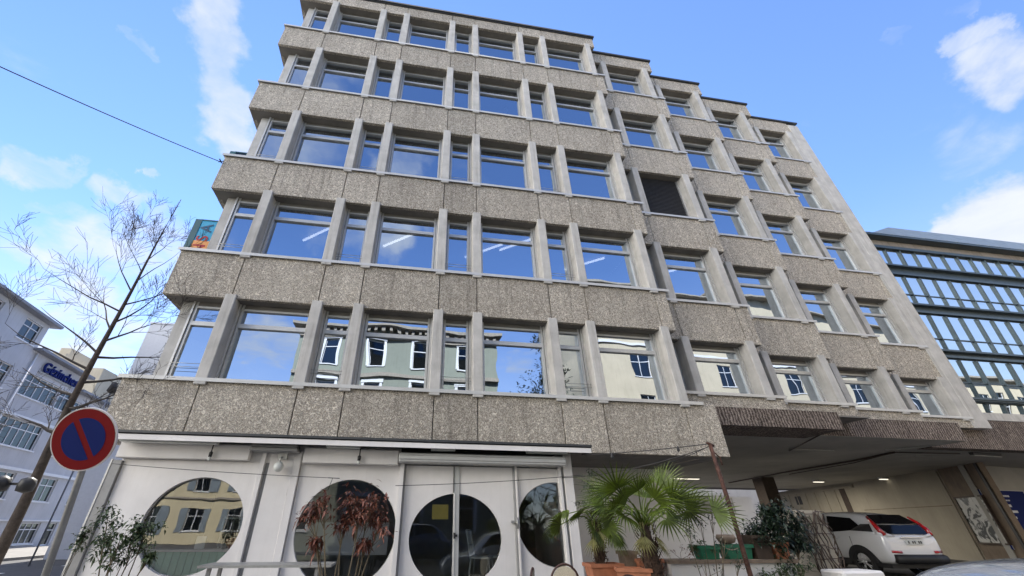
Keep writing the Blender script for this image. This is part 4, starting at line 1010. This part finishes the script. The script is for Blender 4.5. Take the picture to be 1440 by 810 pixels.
def wire(a, c, sag, r, mat, lab, name='wire', n=18, cat='wire', group=None):
    a, c = Vector(a), Vector(c); b = MB()
    b.tube([a.lerp(c, k/n)-Vector((0, 0, sag*4*(k/n)*(1-k/n))) for k in range(n+1)], r, 5)
    return tag(b.build(name, M[mat]), lab, cat, group)
wire(at(311, 228, .04), at(-330, -60, -5.0), .10, .012, 'black', 'black overhead wire running from the upper left sky to the concrete corner')
b = MB(); q = at(311, 228, .05); b.tube([q+Vector((0, -.12, 0)), q+Vector((0, .03, 0))], .02, 6); b.tube([q+Vector((-.06, -.02, -.03)), q+Vector((.08, -.02, .04))], .012, 5)
tag(b.build('wire_bracket', M['black']), 'small dark hook holding the overhead wire on the third band', 'hook')
t = thing('rusty_pole', (at(1055, 808, -2.5).x, -2.5, .12), 'leaning rusty pole holding the string wires between palm and bush', 'pole')
a, c_ = at(998, 624, -2.5), at(1055, 808, -2.5); b = MB()
b.tube([(c_.x+.02, -2.5, .1), c_, a.lerp(c_, .5)+Vector((.015, 0, 0)), a], [.04, .036, .034, .03], 8)
b.tube([a+Vector((-.06, -.02, .01)), a+Vector((.07, .01, -.03))], .022, 6); b.tube([a+Vector((0, 0, -.10)), a+Vector((.12, 0, -.22)), a+Vector((.12, 0, -.34))], .012, 5)
b.build('post', M['rust'], t)
wire(a, at(822, 640, -.3), .02, .008, 'black', 'upper string wire from the rusty pole to the canopy end')
wire(a+Vector((0, 0, -.03)), at(925, 655, -.5), .03, .006, 'black', 'short thin wire from the rusty pole top')
wire(a+Vector((0, 0, -.04)), at(790, 672, .04), .10, .007, 'black', 'lower string wire sagging from the rusty pole over the palm')
wire(at(820, 668, -.6), at(556, 683, -.6), .03, .006, 'black', 'thin string wire crossing in front of the double door')
wire(at(158, 652, -.9), at(466, 672, -.9), .02, .005, 'black', 'thin string wire crossing above the first round window')
b = MB(); q = at(468, 672, -.9); b.tube([q+Vector((-.08, 0, 0)), q+Vector((.12, 0, -.005))], .007, 5); b.tube([q, q+Vector((-.05, 0, -.2))], .005, 5); tag(b.build('wire_hook', M['black']), 'small dark wire hook above the dry red plant', 'hook')
for (px, py) in ((860, 639), (953, 629)):
    q = at(px, py, -1.2); b = MB(); b.lathe((q.x, q.y, q.z-.09), [(.0, 0), (.025, .02), (.03, .05), (.018, .08), (.016, .11)], 10)
    tag(b.build('bulb_socket', M['black']), 'small lamp socket on the upper string wire '+('nearer the canopy' if px < 900 else 'nearer the rusty pole'), 'lamp')

# ------------------------------------------------------------------ cars
def car(name, lab, paint, loc, rz, group=None):
    """hatchback crossover; x forward, y left"""
    t = thing(name, loc, lab, 'car', group, rz)
    # stations: x, z_bottom, z_waist, w_waist, z_roof, w_roof
    st = [(-2.20, .52, .78, .62, .80, .55), (-2.17, .36, .95, .80, .98, .66), (-2.06, .30, 1.05, .86, 1.12, .70), (-1.88, .28, 1.08, .885, 1.34, .66), (-1.62, .28, 1.07, .90, 1.53, .63), (-1.2, .28, 1.05, .905, 1.60, .64),
          (-.5, .28, 1.02, .905, 1.645, .655), (.2, .28, .99, .905, 1.63, .65), (.55, .28, .975, .90, 1.55, .62), (1.0, .28, .96, .895, 1.22, .66), (1.30, .28, .945, .885, 1.03, .70), (1.75, .28, .89, .86, .95, .62), (2.05, .32, .80, .78, .85, .52), (2.18, .45, .68, .62, .70, .45)]
    ring = []
    for (x, zb, zw, ww, zr, wr) in st:
        h = [(0, zb), (ww*.80, zb), (ww*.97, zb+.10), (ww*1.01, (zb+zw)/2+.02), (ww, zw-.04), (ww*.965, zw+.02), ((ww*.965+wr)/2+.012, (zw+zr)/2), (wr, zr-.035), (wr*.80, zr+.0), (0, zr+.025)]
        ring.append([(x, y, z) for y, z in h]+[(x, -y, z) for y, z in reversed(h[1:-1])])
    n = len(ring[0]); vs = [p for r_ in ring for p in r_]
    fs = [(i*n+k, (i+1)*n+k, (i+1)*n+(k+1) % n, i*n+(k+1) % n) for i in range(len(st)-1) for k in range(n)]
    fs += [tuple(range(n)), tuple(reversed([(len(st)-1)*n+k for k in range(n)]))]
    b = MB(); b.add(vs, fs, 0, True); bo = b.build('body', M[paint], t, world=False)
    sb = bo.modifiers.new('smooth', 'SUBSURF'); sb.levels = 2; sb.render_levels = 2
    def pt(i, k, s=1, o=.012):
        x, y, z = ring[i][k]; return Vector((x, y*s, z))
    def lerp2(i, f, k, g):
        a = Vector(ring[i][k]).lerp(Vector(ring[i+1][k]), f); c2 = Vector(ring[i][k+1]).lerp(Vector(ring[i+1][k+1]), f); return a.lerp(c2, g)
    def surf(pts, out, name, mat, parent=t, both=True, thick=.0):
        for s_ in ((1, -1) if both else (1,)):
            b = MB(); b.add([(p[0], (p[1]+out)*s_, p[2]) for p in pts], [tuple(range(len(pts))) if s_ > 0 else tuple(reversed(range(len(pts))))])
            b.build(name, M[mat], parent, world=False)
    # side windows
    surf([(.95, .735, 1.03), (.2, .80, 1.05), (-.42, .815, 1.075), (-.42, .69, 1.53), (.15, .69, 1.55), (.48, .675, 1.46)], .045, 'side_window', 'carglass')
    surf([(-.50, .815, 1.08), (-1.25, .815, 1.13), (-1.58, .76, 1.24), (-1.30, .685, 1.46), (-.50, .69, 1.53)], .045, 'side_window', 'carglass')
    # rear glass (two pieces) wrapping to the tail lamps
    b = MB(); b.add([(-1.975, -.66, 1.31), (-1.975, .66, 1.31), (-1.68, .55, 1.545), (-1.68, -.55, 1.545)], [(0, 3, 2, 1)]); b.add([(-2.16, -.62, 1.05), (-2.16, .62, 1.05), (-1.995, .68, 1.28), (-1.995, -.68, 1.28)], [(0, 3, 2, 1)])
    b.build('rear_window', M['carglass'], t, world=False)
    for s_ in (1, -1):
        b = MB()
        b.box(-2.02, -1.60, s_*.80-.07, s_*.80+.085 if s_ > 0 else s_*.80+.07, 1.08, 1.20) if False else None
        b.add([(-1.30, s_*.905, 1.13), (-1.95, s_*.845, 1.10), (-1.90, s_*.80, 1.30), (-1.62, s_*.80, 1.30)], [(0, 1, 2, 3)])
        b.build('dark_trim', M['carblack'], t, world=False)
        b = MB(); b.tube([(-2.14, s_*.72, 1.02), (-2.07, s_*.76, 1.16), (-1.93, s_*.72, 1.34), (-1.78, s_*.66, 1.48)], [.055, .06, .045, .03], 8); b.build('tail_lamp', M['lampred'], t, world=False)
        b = MB(); b.tube([(-2.16, s_*.46, 1.00), (-2.15, s_*.62, 1.02), (-2.09, s_*.77, 1.05), (-1.98, s_*.84, 1.06)], [.02, .045, .05, .03], 8); b.build('tail_lamp', M['lampclear'], t, world=False)
        b = MB(); b.tube([(-2.20, s_*.50, .62), (-2.16, s_*.76, .63)], .035, 6); b.build('reflector', M['lampred'], t, world=False)
    b = MB(); b.box(-2.235, -2.215, -.26, .26, .80, .91); pl = b.build('number_plate', M['plate'], t, world=False)
    b = MB()
    for k in range(7):
        if k in (2, 5): continue
        b.box(-2.240, -2.236, -.21+k*.062, -.17+k*.062, .825, .885)
    b.build('lettering', M['black'], pl, world=False)
    b = MB(); b.box(-2.235, -2.20, -.34, .34, .955, .985); b.build('chrome_strip', M['rim'], t, world=False)
    b = MB(); b.tube([(-2.19, -.74, .46), (-2.245, -.3, .46), (-2.245, .3, .46), (-2.19, .74, .46)], .11, 8); b.box(-2.12, 2.1, -.88, .88, .24, .34)
    for s_ in (1, -1): b.box(-.95, .95, s_*.885-.035, s_*.885+.035, .28, .42)
    b.build('bumper', M['carblack'], t, world=False)
    for s_ in (1, -1):
        b = MB(); b.tube([(.45, s_*.935, .90), (.62, s_*.935, .90)], .016, 6); b.build('door_handle', M['rim'], t, world=False) if False else None
        for xx in (-.42, .62-1.25):
            pass
        for xx in (-.75, .30):
            b = MB(); b.tube([(xx-.09, s_*.925, .93), (xx+.09, s_*.925, .93)], .018, 6); b.build('door_handle', M[paint], t, world=False)
        b = MB(); b.lathe((.75, s_*1.02, 1.08), [(.0, -.1), (.06, -.08), (.09, 0), (.06, .08), (0, .1)], 10, axis='y', caps=False); b.box(.70, .80, min(s_*.86, s_*.98), max(s_*.86, s_*.98), 1.04, 1.08); b.build('mirror', M[paint], t, world=False)
        # door joints
        b = MB()
        for xx, zt in ((-.46, 1.06), (-1.20, .98), (.72, 1.0)): b.tube([(xx, s_*.918, .42), (xx-.01, s_*.926, .7), (xx, s_*.905, zt)], .006, 4)
        b.build('door_joint', M['carblack'], t, world=False)
    for xw in (-1.35, 1.35):
        for s_ in (1, -1):
            y = s_*.80
            # arch
            b = MB(); ro, ri = .43, .30; vs = []; k2 = 20
            for k in range(k2+1):
                a = math.pi*k/k2+R(0); vs += [(xw+ro*math.cos(a), s_*.922, .34+ro*math.sin(a)), (xw+ri*math.cos(a), s_*.922, .34+ri*math.sin(a)), (xw+ro*math.cos(a), s_*.80, .34+ro*math.sin(a))]
            b.add(vs, [f for k in range(k2) for f in ((k*3, k*3+3, k*3+4, k*3+1), (k*3, k*3+2, k*3+5, k*3+3))]); b.build('wheel_arch', M['carblack'], t, world=False)
            w_ = thing_part('wheel', (xw, s_*.80, .34), t)
            b = MB(); b.lathe((0, 0, 0), [(.22, -.115), (.30, -.115), (.335, -.09), (.34, 0), (.335, .09), (.30, .115), (.225, .12), (.215, .06)], 28, axis='y', caps=False); b.build('tyre', M['tyre'], w_, world=False)
            b = MB(); ys = .105*s_
            b.lathe((0, 0, 0), [(.225, .0+ys*.2), (.225, ys)], 28, axis='y', caps=False); b.lathe((0, 0, 0), [(.0, ys*.95), (.06, ys), (.06, ys*.6)], 12, axis='y', caps=False)
            for k in range(5):
                a = 2*math.pi*k/5
                for da in (-.16, .16):
                    ca, sa = math.cos(a+da), math.sin(a+da); b.tube([(.05*math.cos(a), ys*.9, .05*math.sin(a)), (.215*ca, ys*.9, .215*sa)], .014, 5)
            b.build('rim', M['rim'], w_, world=False)
            b = MB(); b.lathe((0, 0, 0), [(.0, ys*.1), (.21, ys*.1)], 20, axis='y', caps=False); b.build('brake_disc', M['carblack'], w_, world=False)
    return t
def thing_part(name, loc, parent):
    o = bpy.data.objects.new(name, None); col.objects.link(o); o.location = loc; o.parent = parent; return o
car('parked_car', 'white crossover car with dark rear glass parked in the passage', 'carwhite', (15.0+1.42*math.cos(R(86))+.98, 4.5+1.42*math.sin(R(86))-.12, .22), R(86)).scale = (1.12, 1.10, 1.10)
car('parked_car', 'dark blue car parked across the street and mirrored in the cafe door', 'carblue', (1.2, -13.4, 0), 0)
car('parked_car', 'silver blue car whose roof edge shows at the bottom right corner', 'carsilver', (3.68, -7.02, -.25), R(181))

# ------------------------------------------------------------------ terrace furniture
def low_wall(name, x0, x1, y0, y1, z, lab):
    t = thing(name, ((x0+x1)/2, (y0+y1)/2, .12), lab, 'wall')
    b = MB(); b.box(x0, x1, y0, y1, .12, z-.05); b.build('wall_body', M['shopwhite'], t)
    b = MB(); b.box(x0-.04, x1+.04, y0-.05, y1+.05, z-.049, z); b.build('wood_cap', M['wood'], t)
low_wall('terrace_wall', 4.25, 6.45, -2.1, -1.8, 1.10, 'low white terrace wall with a wooden cap carrying green boxes behind the palm')
def planter(name, lab, x, y, z, wx, wy, h, mat, taper=.85, cat='planter', rz=0):
    t = thing(name, (x, y, z), lab, cat, rz=rz)
    b = MB(); a, c2 = wx/2, wy/2
    vs = [(-a*taper, -c2*taper, 0), (a*taper, -c2*taper, 0), (a*taper, c2*taper, 0), (-a*taper, c2*taper, 0), (-a, -c2, h), (a, -c2, h), (a, c2, h), (-a, c2, h)]
    b.add(vs, [(3, 2, 1, 0), (0, 1, 5, 4), (1, 2, 6, 5), (2, 3, 7, 6), (3, 0, 4, 7)])
    b.box(-a*.96, a*.96, -c2*.96, c2*.96, h-.05, h-.04)
    b.build('pot_body', M[mat], t, world=False)
    b = MB(); e = .02
    for q in ((-a-e, a+e, -c2-e, -c2+.01), (-a-e, a+e, c2-.01, c2+e), (-a-e, -a+.01, -c2+.01, c2-.01), (a-.01, a+e, -c2+.01, c2-.01)): b.box(*q, h-.035, h+.012)
    b.build('pot_rim', M[mat], t, world=False)
    return t
b = MB(); b.box(2.7, 4.1, -2.35, -1.75, .12, .78); tag(b.build('plant_stand', M['wood']), 'low wooden stand under the terracotta planters beside the palm', 'stand')
planter('terracotta_planter', 'terracotta trough nearest the bistro chairs with drooping palm leaves', 3.18, -2.0, .781, .50, .30, .27, 'terracotta')
planter('terracotta_planter', 'terracotta trough turned at an angle in front of its neighbour', 3.46, -2.38, .76, .46, .28, .26, 'terracotta', rz=-.35)
planter('terracotta_planter', 'dusty terracotta trough right behind the palm trunk', 3.95, -1.93, .781, .40, .26, .32, 'terracotta')
planter('brown_planter', 'grey brown square pot behind the terracotta troughs', 3.68, -1.86, .781, .22, .22, .42, 'wood')
planter('green_planter', 'green plastic box on the terrace wall left of the dark pot', 5.55, -1.95, 1.101, .48, .22, .19, 'greenplastic')
planter('green_planter', 'green plastic box on the terrace wall half hidden by pale leaves', 5.02, -1.95, 1.101, .34, .22, .17, 'greenplastic')
planter('dark_pot', 'dark brown square pot beside the rusty pole', 5.97, -1.96, 1.101, .30, .26, .32, 'darkwood', .95)
planter('brown_planter', 'reddish brown ribbed pot under the dark bush', 6.32, -1.96, 1.101, .24, .24, .22, 'terracotta', .95)
t = thing('wicker_basket', (5.42, -1.98, 1.292), 'round brown basket lying on the green box', 'basket')
b = MB(); b.lathe((5.42, -1.98, 1.30), [(.03, 0), (.12, .03), (.15, .09), (.13, .14), (.10, .10)], 16, caps=False); b.build('basket_bowl', M['wood'], t)
b = MB(); b.tube([(5.42+.17*math.cos(a/3), -2.06, 1.33+.10*math.sin(a/3)) for a in range(0, 20)], .008, 5); b.build('hoop', M['rattan'], t)
# long table edge in front of the round windows
p0, p1 = at(282, 796, -1.5), at(462, 795, -1.5)
t = thing('terrace_table', ((p0.x+p1.x)/2, -1.4, .12), 'long grey slatted table in front of the first two round windows', 'table')
for k in range(4):
    pass
b = MB()
for k in range(5): b.box(p0.x, p1.x+.05, -1.62+k*.125, -1.505+k*.125, p0.z-.02, p0.z+.012)
b.build('tabletop', M['metalgrey'], t)
for sx in (p0.x+.15, p1.x-.15):
    for sy in (-1.55, -1.1): b = MB(); b.box(sx-.025, sx+.025, sy-.025, sy+.025, .12, p0.z-.021); b.build('leg', M['shopgrey'], t)
def bistro(x, y, z, rz, lab):
    t = thing('bistro_chair', (x, y, z), lab, 'chair', 'rattan bistro chairs on the terrace', rz)
    b = MB(); b.lathe((0, 0, .45), [(.0, 0), (.20, 0), (.215, .015), (.20, .03), (0, .03)], 20, caps=False); b.build('seat', M['rattan'], t, world=False)
    for k in range(4):
        a = R(45+90*k); b = MB(); b.tube([(.17*math.cos(a), .17*math.sin(a), .45), (.22*math.cos(a), .22*math.sin(a), 0)], .014, 6); b.build('leg', M['rattan_dk'], t, world=False)
    b = MB(); pr = []
    for k in range(25):
        a = math.pi*(-.12+1.24*k/24); pr.append((.215*math.cos(a), .19+.04*math.sin(a), .66+.24*math.sin(a)))
    pr = [(.19, .12, .46)]+pr+[(-.19, .12, .46)]
    b.tube(pr, .017, 6); b.build('back_frame', M['rattan_dk'], t, world=False)
    b = MB(); vs = [(.19*math.cos(2*math.pi*k/30), .195+.03*math.sin(2*math.pi*k/30), .68+.195*math.sin(2*math.pi*k/30)) for k in range(30)]
    b.add(vs+[(x_, y_+.012, z_) for x_, y_, z_ in vs], [tuple(range(30)), tuple(reversed(range(30, 60)))]+[(k, (k+1) % 30, 30+(k+1) % 30, 30+k) for k in range(30)]); b.build('backrest', M['rattan'], t, world=False)
    return t
q = at(795, 793, -1.9); bistro(q.x, -1.7, q.z-.90, 3.0, 'rattan bistro chair with a round pale back below the fourth round window')
q = at(733, 800, -1.9); bistro(q.x, -1.7, q.z-.90, 4.3, 'rattan bistro chair turned sideways below the door handle')
q = at(853, 804, -2.4); bistro(q.x, -2.7, q.z-.90, 3.4, 'rattan bistro chair in front of the terracotta troughs')
# vine covered pillar
x0 = at(1122, 740, -1.5).x
t = thing('vine_pillar', (x0+.27, -1.35, .12), 'square beige stone pillar overgrown with dry vines left of the white car', 'pillar')
b = MB()
for k in range(9): b.box(x0+.0+(k % 2)*.008, x0+.50-(k % 2)*.008, -1.6, -1.15, .12+k*.19, .12+k*.19+.178)
b.box(x0+.012, x0+.488, -1.588, -1.162, .12, 1.80, 0); b.build('stone_block', M['passwall'], t, bevel=.006)
rv = random.Random(3); b = MB()
for k in range(16):
    xx = x0+rv.uniform(0, .5); pts = []; z = .3+rv.uniform(0, .5)
    while z < 1.85: pts.append((xx, -1.62-rv.uniform(0, .03), z)); z += .12; xx += rv.uniform(-.09, .09); xx = min(max(xx, x0-.04), x0+.54)
    b.tube(pts, [.010]*len(pts), 5)
for k in range(9): z = .35+k*.18; b.tube([(x0-.03+.14*j, -1.625-rv.uniform(0, .03), z+rv.uniform(-.04, .04)) for j in range(5)], .007, 4)
b.build('vine', M['darkwood'], t)
b = MB(); b.box(x0-.05, x0+.75, -2.1, -1.65, .12, .93); tag(b.build('white_block', M['shopwhite'], bevel=.03), 'white block standing at the foot of the vine pillar', 'block')

# ------------------------------------------------------------------ plants
rp = random.Random(21)
def fan(mb, c, d, Rr, n=20, droop=.35, arc=200, w=.03, mi=0, rnd=rp, roll=0):
    """fan palm leaf: folded blades radiating in the plane spanned by d and a side vector"""
    d = Vector(d).normalized(); sv = d.cross(Vector((0, 0, 1)))
    if sv.length < .1: sv = Vector((1, 0, 0))
    sv.normalize(); sv.rotate(Matrix.Rotation(roll, 3, d)); nrm = sv.cross(d).normalized()
    for k in range(n):
        a = R(-arc/2+arc*k/(n-1)); L = Rr*(1-.28*abs(a)/R(arc/2))*rnd.uniform(.9, 1.05)
        dd = d*math.cos(a)+sv*math.sin(a); sd_ = (sv*math.cos(a)-d*math.sin(a))
        pts = []; p = Vector(c); g = 0
        for j in range(6):
            f = j/5; pts.append(p.copy())
            g += droop*.035*(j+1)**1.6
            p = p+(dd+nrm*.12*(1-f)-Vector((0, 0, g))).normalized()*(L/5)
        ws = [.006, w*.85, w, w*.75, w*.42, .002]
        vs = []
        for j, q in enumerate(pts): vs += [q-sd_*ws[j]*.5+nrm*ws[j]*.22, q, q+sd_*ws[j]*.5+nrm*ws[j]*.22]
        mb.add(vs, [f for j in range(5) for f in ((j*3, j*3+3, j*3+4, j*3+1), (j*3+1, j*3+4, j*3+5, j*3+2))], mi, False)
def fan_palm(base, top, label, fronds, trunk_r=.085, dry=6, pot=None):
    t = thing('fan_palm', base, label, 'palm')
    b = MB(); B_, T_ = Vector(base), Vector(top)
    rs = [trunk_r*1.25, trunk_r*1.35, trunk_r*1.5, trunk_r*1.2, trunk_r*.7]
    b.tube([B_.lerp(T_, k/4) for k in range(5)], rs, 10)
    for k in range(230):
        f = rp.random(); p = B_.lerp(T_, f); a = rp.uniform(0, 6.28); r_ = trunk_r*1.3; q = p+Vector((math.cos(a)*r_, math.sin(a)*r_, 0))
        b.tube([q, q+Vector((math.cos(a)*.03, math.sin(a)*.03, .05)), q+Vector((math.cos(a)*rp.uniform(.04, .1), math.sin(a)*rp.uniform(.04, .1), rp.uniform(-.02, .14)))], [.009, .006, .002], 4)
    b.build('trunk', M['fibre'], t)
    for (end, Rr, droop, roll) in fronds:
        end = Vector(end); b = MB(); mid = T_.lerp(end, .55)+Vector((0, 0, .10))
        pts = [T_+Vector((0, 0, -.05)), T_.lerp(mid, .55)+Vector((0, 0, .04)), mid, end]
        b.tube(pts, [.014, .011, .009, .007], 5)
        dd = (end-mid).normalized()
        fan(b, end, dd+Vector((0, 0, .05)), Rr, rp.choice((18, 20, 22)), droop, rp.choice((170, 190, 215)), .030, 0, rp, roll)
        b.build('frond', M['palm'], t)
    for k in range(dry):
        a = rp.uniform(0, 6.28); b = MB(); end = T_+Vector((math.cos(a)*.16, math.sin(a)*.16, -.12-.1*rp.random()))
        b.tube([T_, T_+Vector((math.cos(a)*.12, math.sin(a)*.12, .03)), end], [.012, .01, .006], 5); fan(b, end, Vector((math.cos(a)*.5, math.sin(a)*.5, -1)), .32, 9, .1, 80, .016)
        b.build('dry_frond', M['palm_dry'], t)
    return t
YP = -2.5
T_ = at(905, 738, YP)
def fr(px, py, Y, Rr, droop=.35, roll=0): return (at(px, py, Y), Rr, droop, roll)
fan_palm((T_.x+.06, YP, .3), T_, 'large green fan palm in a pot in front of the white terrace wall', [
    fr(868, 688, -2.8, .62, .12, .5), fr(852, 694, -2.3, .55, .2, -.6), fr(898, 690, -2.9, .52, .15, .6), fr(915, 682, -2.2, .55, .12, -.5), fr(930, 686, -2.7, .50, .15, .9),
    fr(950, 700, -2.3, .72, .08, .25), fr(945, 706, -2.8, .68, .25, -.7), fr(925, 716, -3.0, .5, .6, .5), fr(890, 716, -3.0, .5, .7, -.3), fr(968, 718, -2.5, .55, .3, -.9), fr(868, 714, -2.8, .5, .45, .7), fr(1003, 721, -2.9, .46, .10, 1.1), fr(850, 712, -2.5, .5, .35, -.8), fr(905, 700, -2.1, .5, .2, .2), fr(862, 728, -2.9, .5, .5, .9), fr(852, 722, -2.2, .48, .35, .2), fr(880, 726, -3.0, .48, .7, -.6), fr(938, 730, -2.8, .46, .7, .6), fr(955, 725, -2.2, .5, .4, -.3), fr(920, 702, -2.9, .55, .3, -.9), fr(882, 704, -2.7, .52, .25, 1.1)], dry=7)
b = MB(); b.lathe((T_.x+.06, YP, .12), [(.17, 0), (.24, .36), (.26, .37), (.26, .42), (.23, .42), (.22, .38), (0, .38)], 20, caps=False); tag(b.build('palm_pot', M['terracotta']), 'round terracotta pot of the large fan palm', 'pot')
T2 = at(838, 735, -2.0)
fan_palm((T2.x, -2.0, .98), T2, 'smaller drooping fan palm in the terracotta trough beside the fourth round window', [
    fr(788, 738, -2.2, .40, .45, .9), fr(818, 722, -2.1, .42, .5, .5), fr(836, 745, -2.4, .36, .8, -1.1), (at(856, 742, -2.2), .34, .9, 1.2), fr(800, 722, -1.8, .4, .8, -.4), fr(862, 752, -2.2, .36, .9, .2)], trunk_r=.04, dry=3)
def leafy(name, label, cat, base, centres, nleaf, L, w, mat, droop=.5, spread=.22, stems=3, grp=None, r=.012, up=.3):
    t = thing(name, base, label, cat, grp); B_ = Vector(base)
    b = MB(); c3 = []
    for (cx, Y, cz_, rad_) in centres:
        c_ = Vector((cx, Y, cz_)); mid = B_.lerp(c_, .5)+Vector((rp.gauss(0, .04), rp.gauss(0, .04), 0))
        b.tube([B_, mid, c_], [r, r*.75, r*.45], 5)
        for _ in range(stems):
            e = c_+Vector((rp.gauss(0, rad_*.6), rp.gauss(0, rad_*.6), rp.gauss(0, rad_*.5))); b.tube([mid.lerp(c_, .6), e], [r*.4, r*.2], 4); c3.append((e, rad_))
    b.build('stem', M['stem'], t)
    b = MB()
    for k in range(nleaf):
        e, rad_ = rp.choice(c3); p = e+Vector((rp.gauss(0, rad_*.42), rp.gauss(0, rad_*.42), rp.gauss(0, rad_*.40)))
        d = Vector((rp.gauss(0, 1), rp.gauss(0, 1)-.1, rp.gauss(0, .6)+up)); leaf(b, p, d, L*rp.uniform(.6, 1.25), w*rp.uniform(.7, 1.2), droop*rp.uniform(.5, 1.5))
    b.build('foliage', M[mat], t)
    return t
def C(px, py, Y, rad_):
    p = at(px, py, Y); return (p.x, Y, p.z, rad_)
q = at(170, 800, -2.2)
leafy('garden_shrub', 'dark leafy shrub below the no parking sign in front of the first round window', 'shrub', (q.x, -2.2, .15), [C(150, 738, -2.2, .12), C(145, 765, -2.1, .13), C(168, 762, -2.3, .15), C(190, 768, -2.2, .13), C(205, 750, -2.1, .11), C(158, 778, -2.2, .10), C(195, 742, -2.2, .07), C(212, 783, -2.2, .05)], 1000, .080, .036, 'medleaf', .5, stems=5, up=.1)
q = at(485, 812, -2.3)
leafy('dry_plant', 'tall plant with drooping dry red leaves in front of the second round window', 'plant', (q.x, -2.3, .15), [C(440, 722, -2.3, .10), C(455, 705, -2.4, .12), C(490, 712, -2.2, .16), C(520, 712, -2.3, .16), C(535, 735, -2.3, .12), C(505, 735, -2.4, .12), C(480, 735, -2.2, .10), C(515, 760, -2.3, .06), C(445, 760, -2.3, .06)], 1050, .12, .038, 'redleaf', .4, stems=6, r=.014, up=-.1)
q = at(1090, 792, -1.9)
leafy('dark_bush', 'dense dark green bush between the rusty pole and the vine pillar', 'bush', (q.x, -1.9, .15), [C(1070, 735, -1.9, .16), C(1095, 722, -1.9, .18), C(1118, 735, -1.8, .16), C(1060, 748, -2.0, .13), C(1090, 752, -2.1, .2), C(1125, 765, -1.9, .12), C(1100, 780, -2.0, .16), C(1080, 718, -1.9, .1)], 3000, .10, .040, 'dkleaf', .4, stems=7, up=.05)
q = at(1110, 812, -2.3)
leafy('low_bush', 'low olive green bush at the foot of the dark bush', 'bush', (q.x, -2.3, .15), [C(1100, 802, -2.3, .12), C(1125, 800, -2.2, .10), C(1080, 808, -2.3, .1)], 320, .09, .035, 'medleaf', .4, stems=4)
q = at(1000, 812, -2.4)
leafy('thin_plant', 'thin straggly plant between the palm and the rusty pole', 'plant', (q.x, -2.4, .15), [C(985, 735, -2.4, .1), C(1000, 720, -2.4, .1), C(1012, 700, -2.3, .08), C(965, 748, -2.4, .08), C(1020, 760, -2.4, .1), C(990, 790, -2.5, .12), C(1040, 790, -2.5, .1)], 300, .075, .022, 'dkleaf', .4, stems=4, r=.009)
leafy('thin_plant', 'small dark climbing plant left of the palm crown', 'plant', (at(835, 770, -1.7).x, -1.7, .98), [C(828, 690, -1.7, .1), C(835, 665, -1.6, .06), C(822, 712, -1.7, .1), C(840, 725, -1.8, .12), C(845, 745, -1.8, .1)], 300, .07, .026, 'dkleaf', .5, stems=4, r=.007)
leafy('leafy_herb', 'bright green leafy herb in the green box on the terrace wall', 'plant', (5.02, -1.95, 1.22), [C(990, 770, -2.0, .09), C(1000, 775, -2.0, .07), C(978, 772, -2.0, .06)], 260, .07, .03, 'medleaf', .5, stems=4, r=.006)
leafy('dry_twigs', 'dry twiggy seedlings in the trough on the terrace wall', 'plant', (4.55, -1.95, 1.1), [C(945, 775, -1.95, .05), C(960, 770, -1.95, .06), C(972, 778, -1.95, .05)], 70, .05, .016, 'redleaf', .3, stems=4, r=.004)
leafy('side_plant', 'green climbing leaves on the corner post of the cafe', 'plant', (-5.45, -.15, .15), [C(118, 752, -.15, .10), C(126, 742, -.15, .08), C(112, 765, -.15, .08)], 160, .09, .045, 'medleaf', .4, stems=3, r=.006)
